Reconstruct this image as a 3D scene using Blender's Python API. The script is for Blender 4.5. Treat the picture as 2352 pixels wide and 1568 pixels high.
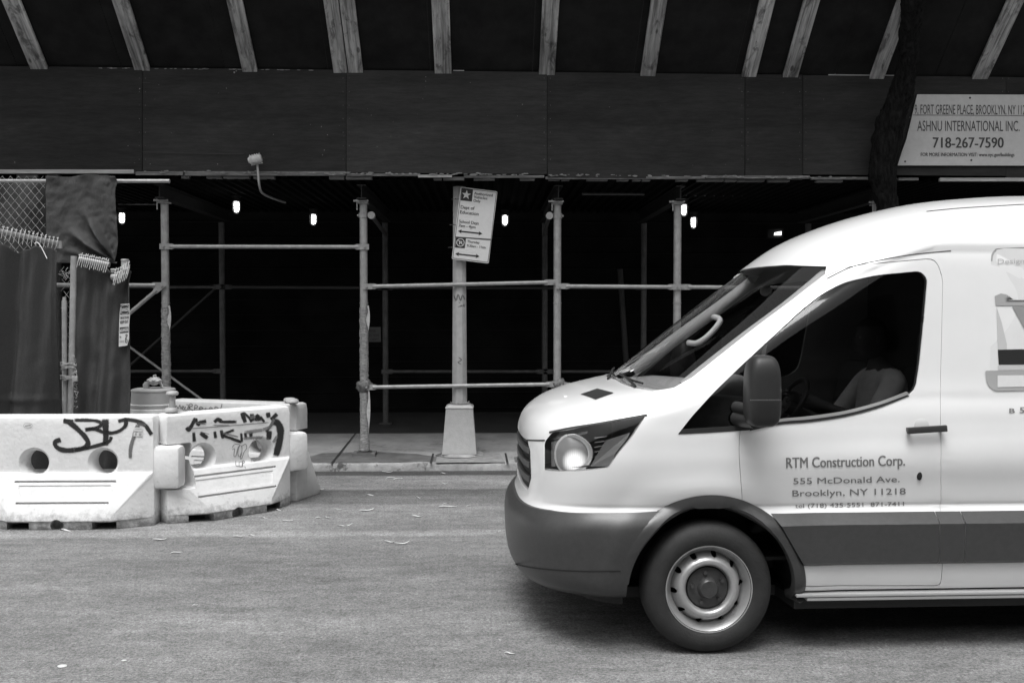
import bpy, bmesh, math, random
from mathutils import Vector, Matrix, Euler
from mathutils.bvhtree import BVHTree
from mathutils.noise import noise as pnoise
R = math.radians
random.seed(7)
for o in list(bpy.data.objects): bpy.data.objects.remove(o)
scn = bpy.context.scene
C = scn.collection

# ------------------------------------------------------------------ camera
F = 2287.0; PW, PH = 2352.0, 1568.0          # focal length and frame in photo pixels
cam = bpy.data.cameras.new('camera'); camo = bpy.data.objects.new('camera', cam); C.objects.link(camo)
cam.sensor_width = 36; cam.lens = 36 * F / PW; cam.clip_end = 500; cam.clip_start = .05
camo.location = (0, 0, 1.89); camo.rotation_euler = (R(90 - 1.75), 0, R(-1.5))
scn.camera = camo
CM = Matrix.Translation(camo.location) @ camo.rotation_euler.to_matrix().to_4x4()
CO = Vector(camo.location)
# ------------------------------------------------------------------ light
SUN_EL, SUN_AZ = 70, 200                      # high, behind the camera and a little to its left
w = bpy.data.worlds.new("World"); scn.world = w; w.use_nodes = True
nt = w.node_tree; bg = nt.nodes['Background']
sky = nt.nodes.new('ShaderNodeTexSky'); sky.sky_type = 'NISHITA'; sky.sun_disc = False
sky.sun_elevation = R(SUN_EL); sky.sun_rotation = R(SUN_AZ); sky.air_density = 1.0; sky.dust_density = 4; sky.ozone_density = 1
bw = nt.nodes.new('ShaderNodeRGBToBW')        # black-and-white photograph
nt.links.new(sky.outputs[0], bw.inputs[0]); nt.links.new(bw.outputs[0], bg.inputs[0]); bg.inputs[1].default_value = .15
sl = bpy.data.lights.new('sun', 'SUN'); sl.energy = 1.5; sl.angle = R(32); sl.color = (1, 1, 1)
so = bpy.data.objects.new('sun', sl); C.objects.link(so)
az = R(SUN_AZ)
sdir = Vector((math.sin(az) * math.cos(R(SUN_EL)), math.cos(az) * math.cos(R(SUN_EL)), math.sin(R(SUN_EL))))
so.rotation_euler = sdir.to_track_quat('Z', 'Y').to_euler()
scn.view_settings.view_transform = 'Standard'; scn.view_settings.look = 'None'
scn.view_settings.exposure = 0.80; scn.view_settings.gamma = 1
scn.render.engine = 'CYCLES'

# ------------------------------------------------------------------ helpers
def ray(px, py):
    d = Vector(((px - PW / 2) / F, -(py - PH / 2) / F, -1.0))
    return (CM.to_3x3() @ d).normalized()
def P(px, py, Y):
    d = ray(px, py); return CO + d * ((Y - CO.y) / d.y)
def PG(px, py, z=0.0):
    d = ray(px, py); return CO + d * ((z - CO.z) / d.z)
def PL(px, py, p0, n):
    d = ray(px, py); return CO + d * ((p0 - CO).dot(n) / d.dot(n))

def g(v): return (v, v, v, 1)
MATS = {}
def mat(name, v, rough=.6, var=.0, scale=8, bump=0., bscale=60, metal=0., coat=0., stretch=None, spec=.5, dirt=None):
    if name in MATS: return MATS[name]
    m = bpy.data.materials.new(name); m.use_nodes = True; n = m.node_tree; b = n.nodes['Principled BSDF']
    b.inputs['Base Color'].default_value = g(v); b.inputs['Roughness'].default_value = rough
    b.inputs['Metallic'].default_value = metal; b.inputs['Coat Weight'].default_value = coat
    b.inputs['Specular IOR Level'].default_value = spec
    if coat: b.inputs['Coat Roughness'].default_value = .06
    tc = n.nodes.new('ShaderNodeTexCoord'); mp = n.nodes.new('ShaderNodeMapping')
    n.links.new(tc.outputs['Object'], mp.inputs[0])
    if stretch: mp.inputs['Scale'].default_value = stretch
    if var:
        t = n.nodes.new('ShaderNodeTexNoise'); t.inputs['Scale'].default_value = scale; t.inputs['Detail'].default_value = 8; t.inputs['Roughness'].default_value = .65
        r = n.nodes.new('ShaderNodeValToRGB'); r.color_ramp.elements[0].position = .3; r.color_ramp.elements[1].position = .7
        r.color_ramp.elements[0].color = g(max(0, v * (1 - var))); r.color_ramp.elements[1].color = g(min(1, v * (1 + var)))
        n.links.new(mp.outputs[0], t.inputs[0]); n.links.new(t.outputs[0], r.inputs[0]); n.links.new(r.outputs[0], b.inputs['Base Color'])
        if dirt:   # (lo, hi, threshold, scale) blotches of another tone
            t2 = n.nodes.new('ShaderNodeTexNoise'); t2.inputs['Scale'].default_value = dirt[2]; t2.inputs['Detail'].default_value = 10; t2.inputs['Roughness'].default_value = .7
            r2 = n.nodes.new('ShaderNodeValToRGB'); r2.color_ramp.elements[0].position = dirt[1]; r2.color_ramp.elements[1].position = dirt[1] + .07
            mx = n.nodes.new('ShaderNodeMixRGB'); mx.inputs[2].default_value = g(dirt[0])
            n.links.new(mp.outputs[0], t2.inputs[0]); n.links.new(t2.outputs[0], r2.inputs[0]); n.links.new(r2.outputs[0], mx.inputs[0])
            n.links.new(r.outputs[0], mx.inputs[1]); n.links.new(mx.outputs[0], b.inputs['Base Color'])
    if bump:
        t = n.nodes.new('ShaderNodeTexNoise'); t.inputs['Scale'].default_value = bscale; t.inputs['Detail'].default_value = 6
        bp = n.nodes.new('ShaderNodeBump'); bp.inputs['Strength'].default_value = bump; bp.inputs['Distance'].default_value = .01
        n.links.new(mp.outputs[0], t.inputs[0]); n.links.new(t.outputs[0], bp.inputs['Height']); n.links.new(bp.outputs[0], b.inputs['Normal'])
    MATS[name] = m; return m
def emis(name, s, v=1.):
    m = bpy.data.materials.new(name); m.use_nodes = True; b = m.node_tree.nodes['Principled BSDF']
    b.inputs['Base Color'].default_value = g(.8); b.inputs['Emission Color'].default_value = g(v); b.inputs['Emission Strength'].default_value = s
    MATS[name] = m; return m
def glassmat(name, tint, rough=.02):
    m = bpy.data.materials.new(name); m.use_nodes = True; n = m.node_tree; out = n.nodes['Material Output']; n.nodes.remove(n.nodes['Principled BSDF'])
    tr = n.nodes.new('ShaderNodeBsdfTransparent'); tr.inputs[0].default_value = g(tint)
    gl = n.nodes.new('ShaderNodeBsdfGlossy'); gl.inputs['Roughness'].default_value = rough; gl.inputs[0].default_value = g(.9)
    fr = n.nodes.new('ShaderNodeFresnel'); fr.inputs[0].default_value = 1.45; mx = n.nodes.new('ShaderNodeMixShader')
    ge = n.nodes.new('ShaderNodeNewGeometry'); iv = n.nodes.new('ShaderNodeMath'); iv.operation = 'SUBTRACT'; iv.inputs[0].default_value = 1; n.links.new(ge.outputs['Backfacing'], iv.inputs[1])
    ml = n.nodes.new('ShaderNodeMath'); ml.operation = 'MULTIPLY'; n.links.new(fr.outputs[0], ml.inputs[0]); n.links.new(iv.outputs[0], ml.inputs[1])
    n.links.new(ml.outputs[0], mx.inputs[0]); n.links.new(tr.outputs[0], mx.inputs[1]); n.links.new(gl.outputs[0], mx.inputs[2]); n.links.new(mx.outputs[0], out.inputs[0])
    MATS[name] = m; return m

def link(name, bm, m, parent=None, smooth=False, M=None, bevel=0, ang=35):
    me = bpy.data.meshes.new(name)
    bmesh.ops.recalc_face_normals(bm, faces=bm.faces)
    if bevel:
        es = [e for e in bm.edges if len(e.link_faces) == 2 and e.calc_face_angle(0) > R(30)]
        bmesh.ops.bevel(bm, geom=es, offset=bevel, segments=2, affect='EDGES', profile=.5, clamp_overlap=True)
        smooth = True
    bm.to_mesh(me); bm.free()
    if m: me.materials.append(m)
    if smooth:
        me.polygons.foreach_set('use_smooth', [True] * len(me.polygons)); me.set_sharp_from_angle(angle=R(ang))
    o = bpy.data.objects.new(name, me); C.objects.link(o)
    if M is not None: o.matrix_world = M
    if parent: o.parent = parent
    return o
def tag(o, label=None, cat=None, group=None, kind=None):
    if label: o['label'] = label
    if cat: o['category'] = cat
    if group: o['group'] = group
    if kind: o['kind'] = kind
    return o
def empty(name, loc=(0, 0, 0), rz=0):
    o = bpy.data.objects.new(name, None); o.empty_display_size = .1; C.objects.link(o); o.location = loc; o.rotation_euler = (0, 0, rz); return o
def adopt(p, *obs):        # parent world-built meshes under an Empty that has a location
    bpy.context.view_layer.update()
    for o in obs:
        o.parent = p; o.matrix_parent_inverse = p.matrix_world.inverted()
def box(bm, a, b, M=None):
    vs = [bm.verts.new((x, y, z)) for x in (a[0], b[0]) for y in (a[1], b[1]) for z in (a[2], b[2])]
    for f in ((0, 1, 3, 2), (4, 6, 7, 5), (0, 4, 5, 1), (2, 3, 7, 6), (0, 2, 6, 4), (1, 5, 7, 3)): bm.faces.new([vs[i] for i in f])
    if M is not None:
        for v in vs: v.co = M @ v.co
    return vs
def tube(bm, pts, r, seg=12, cap=True, closed=False):
    pts = [Vector(p) for p in pts]; n = len(pts); rr = r if isinstance(r, (list, tuple)) else [r] * n
    rings = []; prev = None
    for i, p in enumerate(pts):
        a = pts[(i - 1) % n] if (i > 0 or closed) else p; b = pts[(i + 1) % n] if (i < n - 1 or closed) else p
        t = (b - a).normalized()
        if prev is None: u = t.orthogonal().normalized()
        else: u = (prev - t * prev.dot(t)).normalized()
        prev = u; v = t.cross(u)
        rings.append([bm.verts.new(p + (u * math.cos(2 * math.pi * k / seg) + v * math.sin(2 * math.pi * k / seg)) * rr[i]) for k in range(seg)])
    m = n if closed else n - 1
    for i in range(m):
        A, B = rings[i], rings[(i + 1) % n]
        for k in range(seg): bm.faces.new((A[k], A[(k + 1) % seg], B[(k + 1) % seg], B[k]))
    if cap and not closed: bm.faces.new(rings[0][::-1]); bm.faces.new(rings[-1])
def lathe(bm, prof, seg=32, M=None, close=False):
    """prof: (radius, height) round local Z"""
    rings = []
    for r, z in prof:
        if r < 1e-5: rings.append([bm.verts.new((0, 0, z))])
        else: rings.append([bm.verts.new((r * math.cos(2 * math.pi * k / seg), r * math.sin(2 * math.pi * k / seg), z)) for k in range(seg)])
    for A, B in zip(rings, rings[1:]):
        for k in range(seg):
            j = (k + 1) % seg
            if len(A) == 1 and len(B) == 1: continue
            if len(A) == 1: bm.faces.new((A[0], B[j], B[k]))
            elif len(B) == 1: bm.faces.new((A[k], A[j], B[0]))
            else: bm.faces.new((A[k], A[j], B[j], B[k]))
    if M is not None:
        for ring in rings:
            for v in ring: v.co = M @ v.co
def prism(bm, poly, d0, d1):
    """poly: list of 3-D points; extruded between offsets d0 and d1 (vectors)"""
    A = [bm.verts.new(Vector(p) + d0) for p in poly]; B = [bm.verts.new(Vector(p) + d1) for p in poly]
    bm.faces.new(A[::-1]); bm.faces.new(B)
    for i in range(len(A)): j = (i + 1) % len(A); bm.faces.new((A[i], A[j], B[j], B[i]))
def spline(pts, n):
    out = []; m = len(pts)
    for i in range(m - 1):
        p0, p1, p2, p3 = [Vector(pts[min(max(k, 0), m - 1)]) for k in (i - 1, i, i + 1, i + 2)]
        for j in range(n):
            t = j / n
            out.append(.5 * ((2 * p1) + (p2 - p0) * t + (2 * p0 - 5 * p1 + 4 * p2 - p3) * t * t + (3 * p1 - p0 - 3 * p2 + p3) * t ** 3))
    out.append(Vector(pts[-1])); return out
def boolean(a, b, op='DIFFERENCE', keep=False):
    md = a.modifiers.new('b', 'BOOLEAN'); md.operation = op; md.object = b; md.solver = 'EXACT'
    dg = bpy.context.evaluated_depsgraph_get(); dg.update()
    me = bpy.data.meshes.new_from_object(a.evaluated_get(dg)); a.modifiers.clear()
    if op == 'DIFFERENCE' and len(me.polygons) < .6 * len(a.data.polygons):      # solver hiccup: nudge the cutter and try once more
        b.location = b.location + Vector((.00037, .00023, .00031)); md = a.modifiers.new('b', 'BOOLEAN'); md.operation = op; md.object = b; md.solver = 'EXACT'; md.use_self = True
        dg = bpy.context.evaluated_depsgraph_get(); dg.update(); me = bpy.data.meshes.new_from_object(a.evaluated_get(dg)); a.modifiers.clear()
        print('boolean retry', a.name, len(a.data.polygons), len(me.polygons))
    a.data = me
    if not keep: bpy.data.objects.remove(b)
    return a
def bake(o):
    dg = bpy.context.evaluated_depsgraph_get(); dg.update()
    me = bpy.data.meshes.new_from_object(o.evaluated_get(dg)); o.modifiers.clear(); o.data = me; return o
def setsmooth(o, ang=35):
    me = o.data; me.polygons.foreach_set('use_smooth', [True] * len(me.polygons)); me.set_sharp_from_angle(angle=R(ang))
def text_mesh(s, bold=0.0, space=1.0):
    """a flat unit text: returns (verts2d, faces) scaled to x 0..1, y 0..1 where 1 = cap height"""
    cu = bpy.data.curves.new('t', 'FONT'); cu.body = s; cu.size = 1; cu.offset = bold; cu.space_character = space; cu.resolution_u = 3
    o = bpy.data.objects.new('t', cu); C.objects.link(o)
    dg = bpy.context.evaluated_depsgraph_get(); dg.update()
    me = bpy.data.meshes.new_from_object(o.evaluated_get(dg))
    vs = [v.co.copy() for v in me.vertices]; fs = [tuple(p.vertices) for p in me.polygons]
    bpy.data.objects.remove(o); bpy.data.meshes.remove(me)
    x0 = min(v.x for v in vs); x1 = max(v.x for v in vs)
    return [((v.x - x0) / (x1 - x0), v.y / .729) for v in vs], fs
def put_text(bm, s, a, b, cap, fn, bold=0.0, slant=None):
    """a,b = baseline ends in photo pixels, cap = cap height in pixels, fn(px,py) -> 3-D point"""
    vs, fs = text_mesh(s, 0)
    ax, ay = a; bx, by = b; dx, dy = bx - ax, by - ay; L = math.hypot(dx, dy); ux, uy = (dy / L, -dx / L) if slant is None else slant
    n = 2 if bold else 1; sh = cap * min(bold * 4, .09); L_ = L
    for q in range(n):
        o_ = (q - .5) * sh if n > 1 else 0; V = []
        for x, y in vs:
            p = Vector(fn(ax + dx * x + ux * cap * y + o_ * dx / L, ay + dy * x + uy * cap * y + o_ * dy / L)); V.append(bm.verts.new(p + (CO - p).normalized() * (.0004 * q)))
        for f in fs:
            try: bm.faces.new([V[i] for i in f])
            except ValueError: pass
def flat(bm, poly, fn):
    try: bm.faces.new([bm.verts.new(fn(*p)) for p in poly])
    except ValueError: pass
def stroke(bm, pts, wd, fn, n=8, taper=True, vary=.15, edge=None):
    """a painted line of width wd pixels; edge layer 'e' = 0 at the rims, 1 in the middle"""
    q = spline([Vector((p[0], p[1], 0)) for p in pts], n); N = len(q); lay = bm.verts.layers.float.get('e') or bm.verts.layers.float.new('e')
    rows = []; sd = random.random() * 50
    for i, p in enumerate(q):
        a = q[max(i - 1, 0)]; b = q[min(i + 1, N - 1)]; t = (b - a); t = t.normalized() if t.length > 0 else Vector((1, 0, 0)); nn = Vector((-t.y, t.x, 0))
        k = 1 + vary * pnoise((i * .13, sd, 0)) * 2
        en = min(1, min(i, N - 1 - i) / 2.0 + .05)
        row = []
        for c in (-1, -.55, 0, .55, 1):
            s = p + nn * (c * wd * .5 * k)
            try: v = bm.verts.new(fn(s.x, s.y))
            except TypeError: v = None
            if v: v[lay] = (1 - abs(c)) * en if abs(c) > .9 else min(1, (1 - abs(c)) * 2.2) * en
            row.append(v)
        rows.append(row)
    for A, B in zip(rows, rows[1:]):
        for k in range(4):
            f = (A[k], A[k + 1], B[k + 1], B[k])
            if all(f): bm.faces.new(f)
def caster(bvh, off, Mi=None):
    """stick a pixel position onto the mesh the camera sees there"""
    def fn(px, py):
        d = ray(px, py); o = CO
        if Mi is not None: o = Mi @ CO; d = Mi.to_3x3() @ d
        h, n, i, dist = bvh.ray_cast(o, d)
        if h is None: raise TypeError('miss')
        if n.dot(d) > 0: n = -n
        return h + n * off
    return fn
def sprayed(name, v, dens=1.0, fine=90):
    m = bpy.data.materials.new(name); m.use_nodes = True; n = m.node_tree; b = n.nodes['Principled BSDF']; b.inputs['Base Color'].default_value = g(v); b.inputs['Roughness'].default_value = .5
    at = n.nodes.new('ShaderNodeAttribute'); at.attribute_name = 'e'; tc = n.nodes.new('ShaderNodeTexCoord'); t = n.nodes.new('ShaderNodeTexNoise'); t.inputs['Scale'].default_value = fine; t.inputs['Detail'].default_value = 4
    a = n.nodes.new('ShaderNodeMath'); a.operation = 'MULTIPLY_ADD'; a.inputs[1].default_value = .9; n.links.new(t.outputs[0], a.inputs[0]); n.links.new(at.outputs['Fac'], a.inputs[2])
    r = n.nodes.new('ShaderNodeMapRange'); r.inputs[1].default_value = .5; r.inputs[2].default_value = 1.25; r.inputs[4].default_value = dens
    n.links.new(tc.outputs['Object'], t.inputs[0]); n.links.new(a.outputs[0], r.inputs[0]); n.links.new(r.outputs[0], b.inputs['Alpha']); MATS[name] = m; return m

# ------------------------------------------------------------------ materials
M_pipe = mat('galvanised_pipe', .36, .5, .22, 14, .15, 40, metal=.35)
M_pipe_old = mat('old_pipe', .08, .55, .35, 9, .15, 40, metal=.3)
M_tape = mat('wrapped_tape', .26, .5, .6, 22, 1.5, 40, stretch=(1, 1, 3.5))
M_steel = mat('dark_steel', .02, .7, .3, 10, spec=.2)
M_black = mat('black_plastic', .02, .45)
def fascia(name, v, off):
    m = mat(name, v, .7, .38, 1.4, .25, 25, stretch=(.35, 1, 2.0), dirt=(v * 2.1, .63, 3.1), spec=.15); n = m.node_tree; b = n.nodes['Principled BSDF']
    src = b.inputs['Base Color'].links[0].from_socket; tc = n.nodes.new('ShaderNodeTexCoord'); mp = n.nodes.new('ShaderNodeMapping'); mp.inputs['Location'].default_value = (off, off, off); mp.inputs['Scale'].default_value = (1.2, 1, 9)
    t = n.nodes.new('ShaderNodeTexNoise'); t.inputs['Scale'].default_value = 3; t.inputs['Detail'].default_value = 9; t.inputs['Roughness'].default_value = .8; r_ = n.nodes.new('ShaderNodeMapRange'); r_.inputs[1].default_value = .3; r_.inputs[2].default_value = .7; r_.inputs[3].default_value = .65; r_.inputs[4].default_value = 1.35
    mx = n.nodes.new('ShaderNodeMixRGB'); mx.blend_type = 'MULTIPLY'; mx.inputs[0].default_value = 1
    n.links.new(tc.outputs['Object'], mp.inputs[0]); n.links.new(mp.outputs[0], t.inputs[0]); n.links.new(t.outputs[0], r_.inputs[0]); n.links.new(src, mx.inputs[1]); n.links.new(r_.outputs[0], mx.inputs[2]); n.links.new(mx.outputs[0], b.inputs['Base Color']); return m
M_fas = [fascia('painted_plywood', .028, 0), fascia('painted_plywood_worn', .036, 3), fascia('painted_plywood_dark', .024, 7)]
M_canopy = mat('dark_plywood', .017, .9, .35, 3, .2, 30, spec=.08)
def plankwood():
    m = mat('weathered_plank', .42, .75, .35, 6, .5, 30, stretch=(.3, 5, 3)); n = m.node_tree; b = n.nodes['Principled BSDF']; src = b.inputs['Base Color'].links[0].from_socket
    tc = n.nodes.new('ShaderNodeTexCoord'); oi = n.nodes.new('ShaderNodeObjectInfo'); vm = n.nodes.new('ShaderNodeVectorMath'); vm.operation = 'MULTIPLY_ADD'; vm.inputs[1].default_value = (1, 1, 1)
    cx_ = n.nodes.new('ShaderNodeCombineXYZ'); mu = n.nodes.new('ShaderNodeMath'); mu.operation = 'MULTIPLY'; mu.inputs[1].default_value = 37; n.links.new(oi.outputs['Random'], mu.inputs[0])
    for i in range(3): n.links.new(mu.outputs[0], cx_.inputs[i])
    n.links.new(tc.outputs['Object'], vm.inputs[0]); n.links.new(cx_.outputs[0], vm.inputs[2]); out = src
    for sc, st, lo, hi, dk in ((1.0, (1.0, 20, 1), .52, .38, .4), (1.0, (4, 9, 1), .47, .36, .4), (1.0, (.9, 3, 1), .6, .38, .55)):      # cracks, stains, broad tone
        mp = n.nodes.new('ShaderNodeMapping'); mp.inputs['Scale'].default_value = st; t = n.nodes.new('ShaderNodeTexNoise'); t.inputs['Scale'].default_value = sc; t.inputs['Detail'].default_value = 7; t.inputs['Roughness'].default_value = .65; t.inputs['Distortion'].default_value = .6
        r_ = n.nodes.new('ShaderNodeMapRange'); r_.inputs[1].default_value = hi; r_.inputs[2].default_value = lo; r_.inputs[3].default_value = dk; r_.inputs[4].default_value = 1.1
        mx = n.nodes.new('ShaderNodeMixRGB'); mx.blend_type = 'MULTIPLY'; mx.inputs[0].default_value = 1
        n.links.new(vm.outputs[0], mp.inputs[0]); n.links.new(mp.outputs[0], t.inputs[0]); n.links.new(t.outputs[0], r_.inputs[0]); n.links.new(out, mx.inputs[1]); n.links.new(r_.outputs[0], mx.inputs[2]); out = mx.outputs[0]
    v = n.nodes.new('ShaderNodeTexVoronoi'); v.inputs['Scale'].default_value = 1; mp = n.nodes.new('ShaderNodeMapping'); mp.inputs['Scale'].default_value = (2.6, 5.5, 1); n.links.new(vm.outputs[0], mp.inputs[0]); n.links.new(mp.outputs[0], v.inputs[0])
    r_ = n.nodes.new('ShaderNodeMapRange'); r_.inputs[1].default_value = .08; r_.inputs[2].default_value = .13; r_.inputs[3].default_value = .3; r_.inputs[4].default_value = 1; n.links.new(v.outputs['Distance'], r_.inputs[0])
    mx = n.nodes.new('ShaderNodeMixRGB'); mx.blend_type = 'MULTIPLY'; mx.inputs[0].default_value = 1; n.links.new(out, mx.inputs[1]); n.links.new(r_.outputs[0], mx.inputs[2]); n.links.new(mx.outputs[0], b.inputs['Base Color']); return m
M_wood = plankwood()
M_lumber = mat('pale_lumber', .36, .75, .4, 9, .3, 30, stretch=(.3, 5, 5))
M_lumber_d = mat('stained_lumber', .13, .8, .6, 7, .5, 40, stretch=(.5, 5, 5), dirt=(.35, .62, 6))
M_deck = mat('corrugated_steel', .006, .95, .3, 6, spec=.05)
M_fabric = mat('debris_netting', .062, .9, .14, 60, .6, 150, spec=.15)
M_fabric_hi = mat('netting_hem', .16, .8, .2, 20)
M_tie = mat('cable_tie', .62, .5)
M_paint_w = mat('white_sign', .62, .4, .05, 20)
M_ink = mat('sign_ink', .035, .5)
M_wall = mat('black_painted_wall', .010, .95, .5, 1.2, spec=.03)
M_bark = mat('bark', .009, 1, .85, 16, 2.0, 26, stretch=(2.2, 2.2, .5), spec=.1)
M_pole = mat('lamp_post_paint', .40, .55, .16, 10, .25, 60, dirt=(.2, .68, 7))
M_leaf = mat('dry_leaf', .5, .7, .3, 40)

# ================================================================== SETTING
def asphalt():
    m = bpy.data.materials.new('asphalt'); m.use_nodes = True; n = m.node_tree; L = n.links; b = n.nodes['Principled BSDF']; b.inputs['Roughness'].default_value = .75; b.inputs['Specular IOR Level'].default_value = .35
    tc = n.nodes.new('ShaderNodeTexCoord')
    def noise(sc, det=6, rough=.6, stretch=None):
        t = n.nodes.new('ShaderNodeTexNoise'); t.inputs['Scale'].default_value = sc; t.inputs['Detail'].default_value = det; t.inputs['Roughness'].default_value = rough
        if stretch:
            mp = n.nodes.new('ShaderNodeMapping'); mp.inputs['Scale'].default_value = stretch; L.new(tc.outputs['Object'], mp.inputs[0]); L.new(mp.outputs[0], t.inputs[0])
        else: L.new(tc.outputs['Object'], t.inputs[0])
        return t.outputs[0]
    def math_(op, a, b_=None, c=None):
        k = n.nodes.new('ShaderNodeMath'); k.operation = op
        for i, v in enumerate((a, b_, c)):
            if v is None: continue
            if isinstance(v, (int, float)): k.inputs[i].default_value = v
            else: L.new(v, k.inputs[i])
        return k.outputs[0]
    def ramp(v, lo, hi, a, b_):
        r = n.nodes.new('ShaderNodeMapRange'); L.new(v, r.inputs[0])
        for i, q in enumerate((lo, hi, a, b_)): r.inputs[i + 1].default_value = q
        return r.outputs[0]
    big = ramp(noise(.6, 5, .6, (.35, 1.3, 1)), .3, .7, .76, 1.22)
    mid = ramp(noise(5, 6, .65, (.6, 1.5, 1)), .3, .7, .80, 1.20)
    fine = ramp(noise(55, 5, .85), .34, .66, .35, 1.65)
    v = n.nodes.new('ShaderNodeTexVoronoi'); v.inputs['Scale'].default_value = 120; L.new(tc.outputs['Object'], v.inputs[0])
    stone = ramp(v.outputs['Distance'], .0, .55, 1.2, .8)
    sp = ramp(noise(30, 3, .6), .66, .72, 0, .13)
    streak = ramp(noise(1.6, 8, .75, (.5, 1.4, 1)), .35, .65, .84, 1.18); pits = math_('MULTIPLY', ramp(noise(24, 5, .8), .32, .46, .5, 1.0), ramp(noise(14, 6, .8), .35, .65, .78, 1.24))
    col = math_('MULTIPLY', math_('MULTIPLY', math_('MULTIPLY', big, mid), math_('MULTIPLY', fine, stone)), math_('MULTIPLY', streak, pits))
    sx = n.nodes.new('ShaderNodeSeparateXYZ'); L.new(tc.outputs['Object'], sx.inputs[0])
    # paving strips along the street: gutter dirt, old concrete strip, dark resurfaced band, trench
    yy = math_('ADD', sx.outputs['Y'], math_('MULTIPLY', math_('SUBTRACT', noise(1.3, 6, .7, (.4, 1, 1)), .5), .12))
    cr = n.nodes.new('ShaderNodeValToRGB'); cr.color_ramp.interpolation = 'LINEAR'; L.new(ramp(yy, 0, 12, 0, 1), cr.inputs[0])
    E = cr.color_ramp.elements; E[0].position = 0; E[0].color = g(.118); E[1].position = 1; E[1].color = g(.04)
    for y, c in ((3.2, .120), (5.0, .128), (6.6, .125), (8.22, .112), (8.32, .108), (8.38, .15), (8.54, .145), (8.62, .118), (9.4, .128), (9.70, .125), (9.78, .085), (10.52, .072), (10.57, .145), (11.38, .155), (11.48, .045)):
        e = E.new(y / 12); e.color = g(c)
    col = math_('ADD', math_('MULTIPLY', math_('MULTIPLY', col, cr.outputs[0]), 1.6), sp)
    crk = n.nodes.new('ShaderNodeTexVoronoi'); crk.feature = 'DISTANCE_TO_EDGE'; crk.inputs['Scale'].default_value = .55
    wp = n.nodes.new('ShaderNodeMapping'); L.new(tc.outputs['Object'], wp.inputs[0]); wp.inputs['Scale'].default_value = (.5, 1.3, 1)
    ad = n.nodes.new('ShaderNodeMixRGB'); ad.blend_type = 'ADD'; ad.inputs[0].default_value = .35; nn = n.nodes.new('ShaderNodeTexNoise'); nn.inputs['Scale'].default_value = 2.5; nn.inputs['Detail'].default_value = 6
    L.new(tc.outputs['Object'], nn.inputs[0]); L.new(wp.outputs[0], ad.inputs[1]); L.new(nn.outputs['Color'], ad.inputs[2]); L.new(ad.outputs[0], crk.inputs[0])
    ck = ramp(crk.outputs['Distance'], 0, .004, .82, 1)
    col = math_('MULTIPLY', col, ck)
    cb = n.nodes.new('ShaderNodeCombineColor')
    for i in range(3): L.new(col, cb.inputs[i])
    L.new(cb.outputs[0], b.inputs['Base Color'])
    bp = n.nodes.new('ShaderNodeBump'); bp.inputs['Strength'].default_value = .7; bp.inputs['Distance'].default_value = .006
    L.new(math_('ADD', noise(110, 4, .7), math_('MULTIPLY', v.outputs['Distance'], -.8)), bp.inputs['Height']); L.new(bp.outputs[0], b.inputs['Normal'])
    return m
def sheet(name, x0, x1, ys, zs, m, nx=2):
    bm = bmesh.new(); G = [[bm.verts.new((x0 + (x1 - x0) * i / nx, y, z)) for i in range(nx + 1)] for y, z in zip(ys, zs)]
    for a, b in zip(G, G[1:]):
        for i in range(nx): bm.faces.new((a[i], a[i + 1], b[i + 1], b[i]))
    o = link(name, bm, m); o['kind'] = 'structure'; return o
KY = 11.75
def sw(y): return .09 + max(0, y - 11.93) * .035
sheet('road', -60, 60, (-7.5, KY), (0, 0), asphalt())
M_side = mat('sidewalk_concrete', .30, .8, .22, 2.6, .4, 70, dirt=(.19, .56, 2.1))
M_kerb = mat('kerb_stone', .30, .85, .35, 7, .9, 40, dirt=(.07, .54, 3))
sheet('sidewalk', -60, 60, (11.93, 16.4), (sw(11.93), sw(16.4)), M_side)
sheet('dark_rear_strip', -60, 60, (14.05, 16.4), (sw(14.05) + .004, sw(16.4) + .004), mat('dark_rear_strip', .045, .7, .3, 3))  # darker sheet laid over the rear part of the sidewalk
bm = bmesh.new()                       # worn kerb stone with a rounded nose
prof = [(KY, -.02), (KY + .002, .05), (KY + .014, .078), (KY + .04, .089), (11.925, .092), (11.93, -.02)]
N = 700; G = []
for i in range(N + 1):
    x = -20 + 40 * i / N
    G.append([bm.verts.new((x, y + .012 * pnoise((x * 1.7, y * 3, 0)) * 1.6 * (1 if y < 11.9 else 0), z + (.012 * pnoise((x * 2.1, 5, z)) + .010 * pnoise((x * 11, 3, z * 20)) if .04 < z < .09 else 0))) for y, z in prof])
for A, B in zip(G, G[1:]):
    for k in range(len(prof) - 1): bm.faces.new((A[k], A[k + 1], B[k + 1], B[k]))
link('kerb', bm, M_kerb, smooth=True)['kind'] = 'structure'
sheet('far_ground', -60, 60, (16.4, 60), (sw(16.4) - .05, sw(16.4) - .05), mat('ground', .05))
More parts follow.
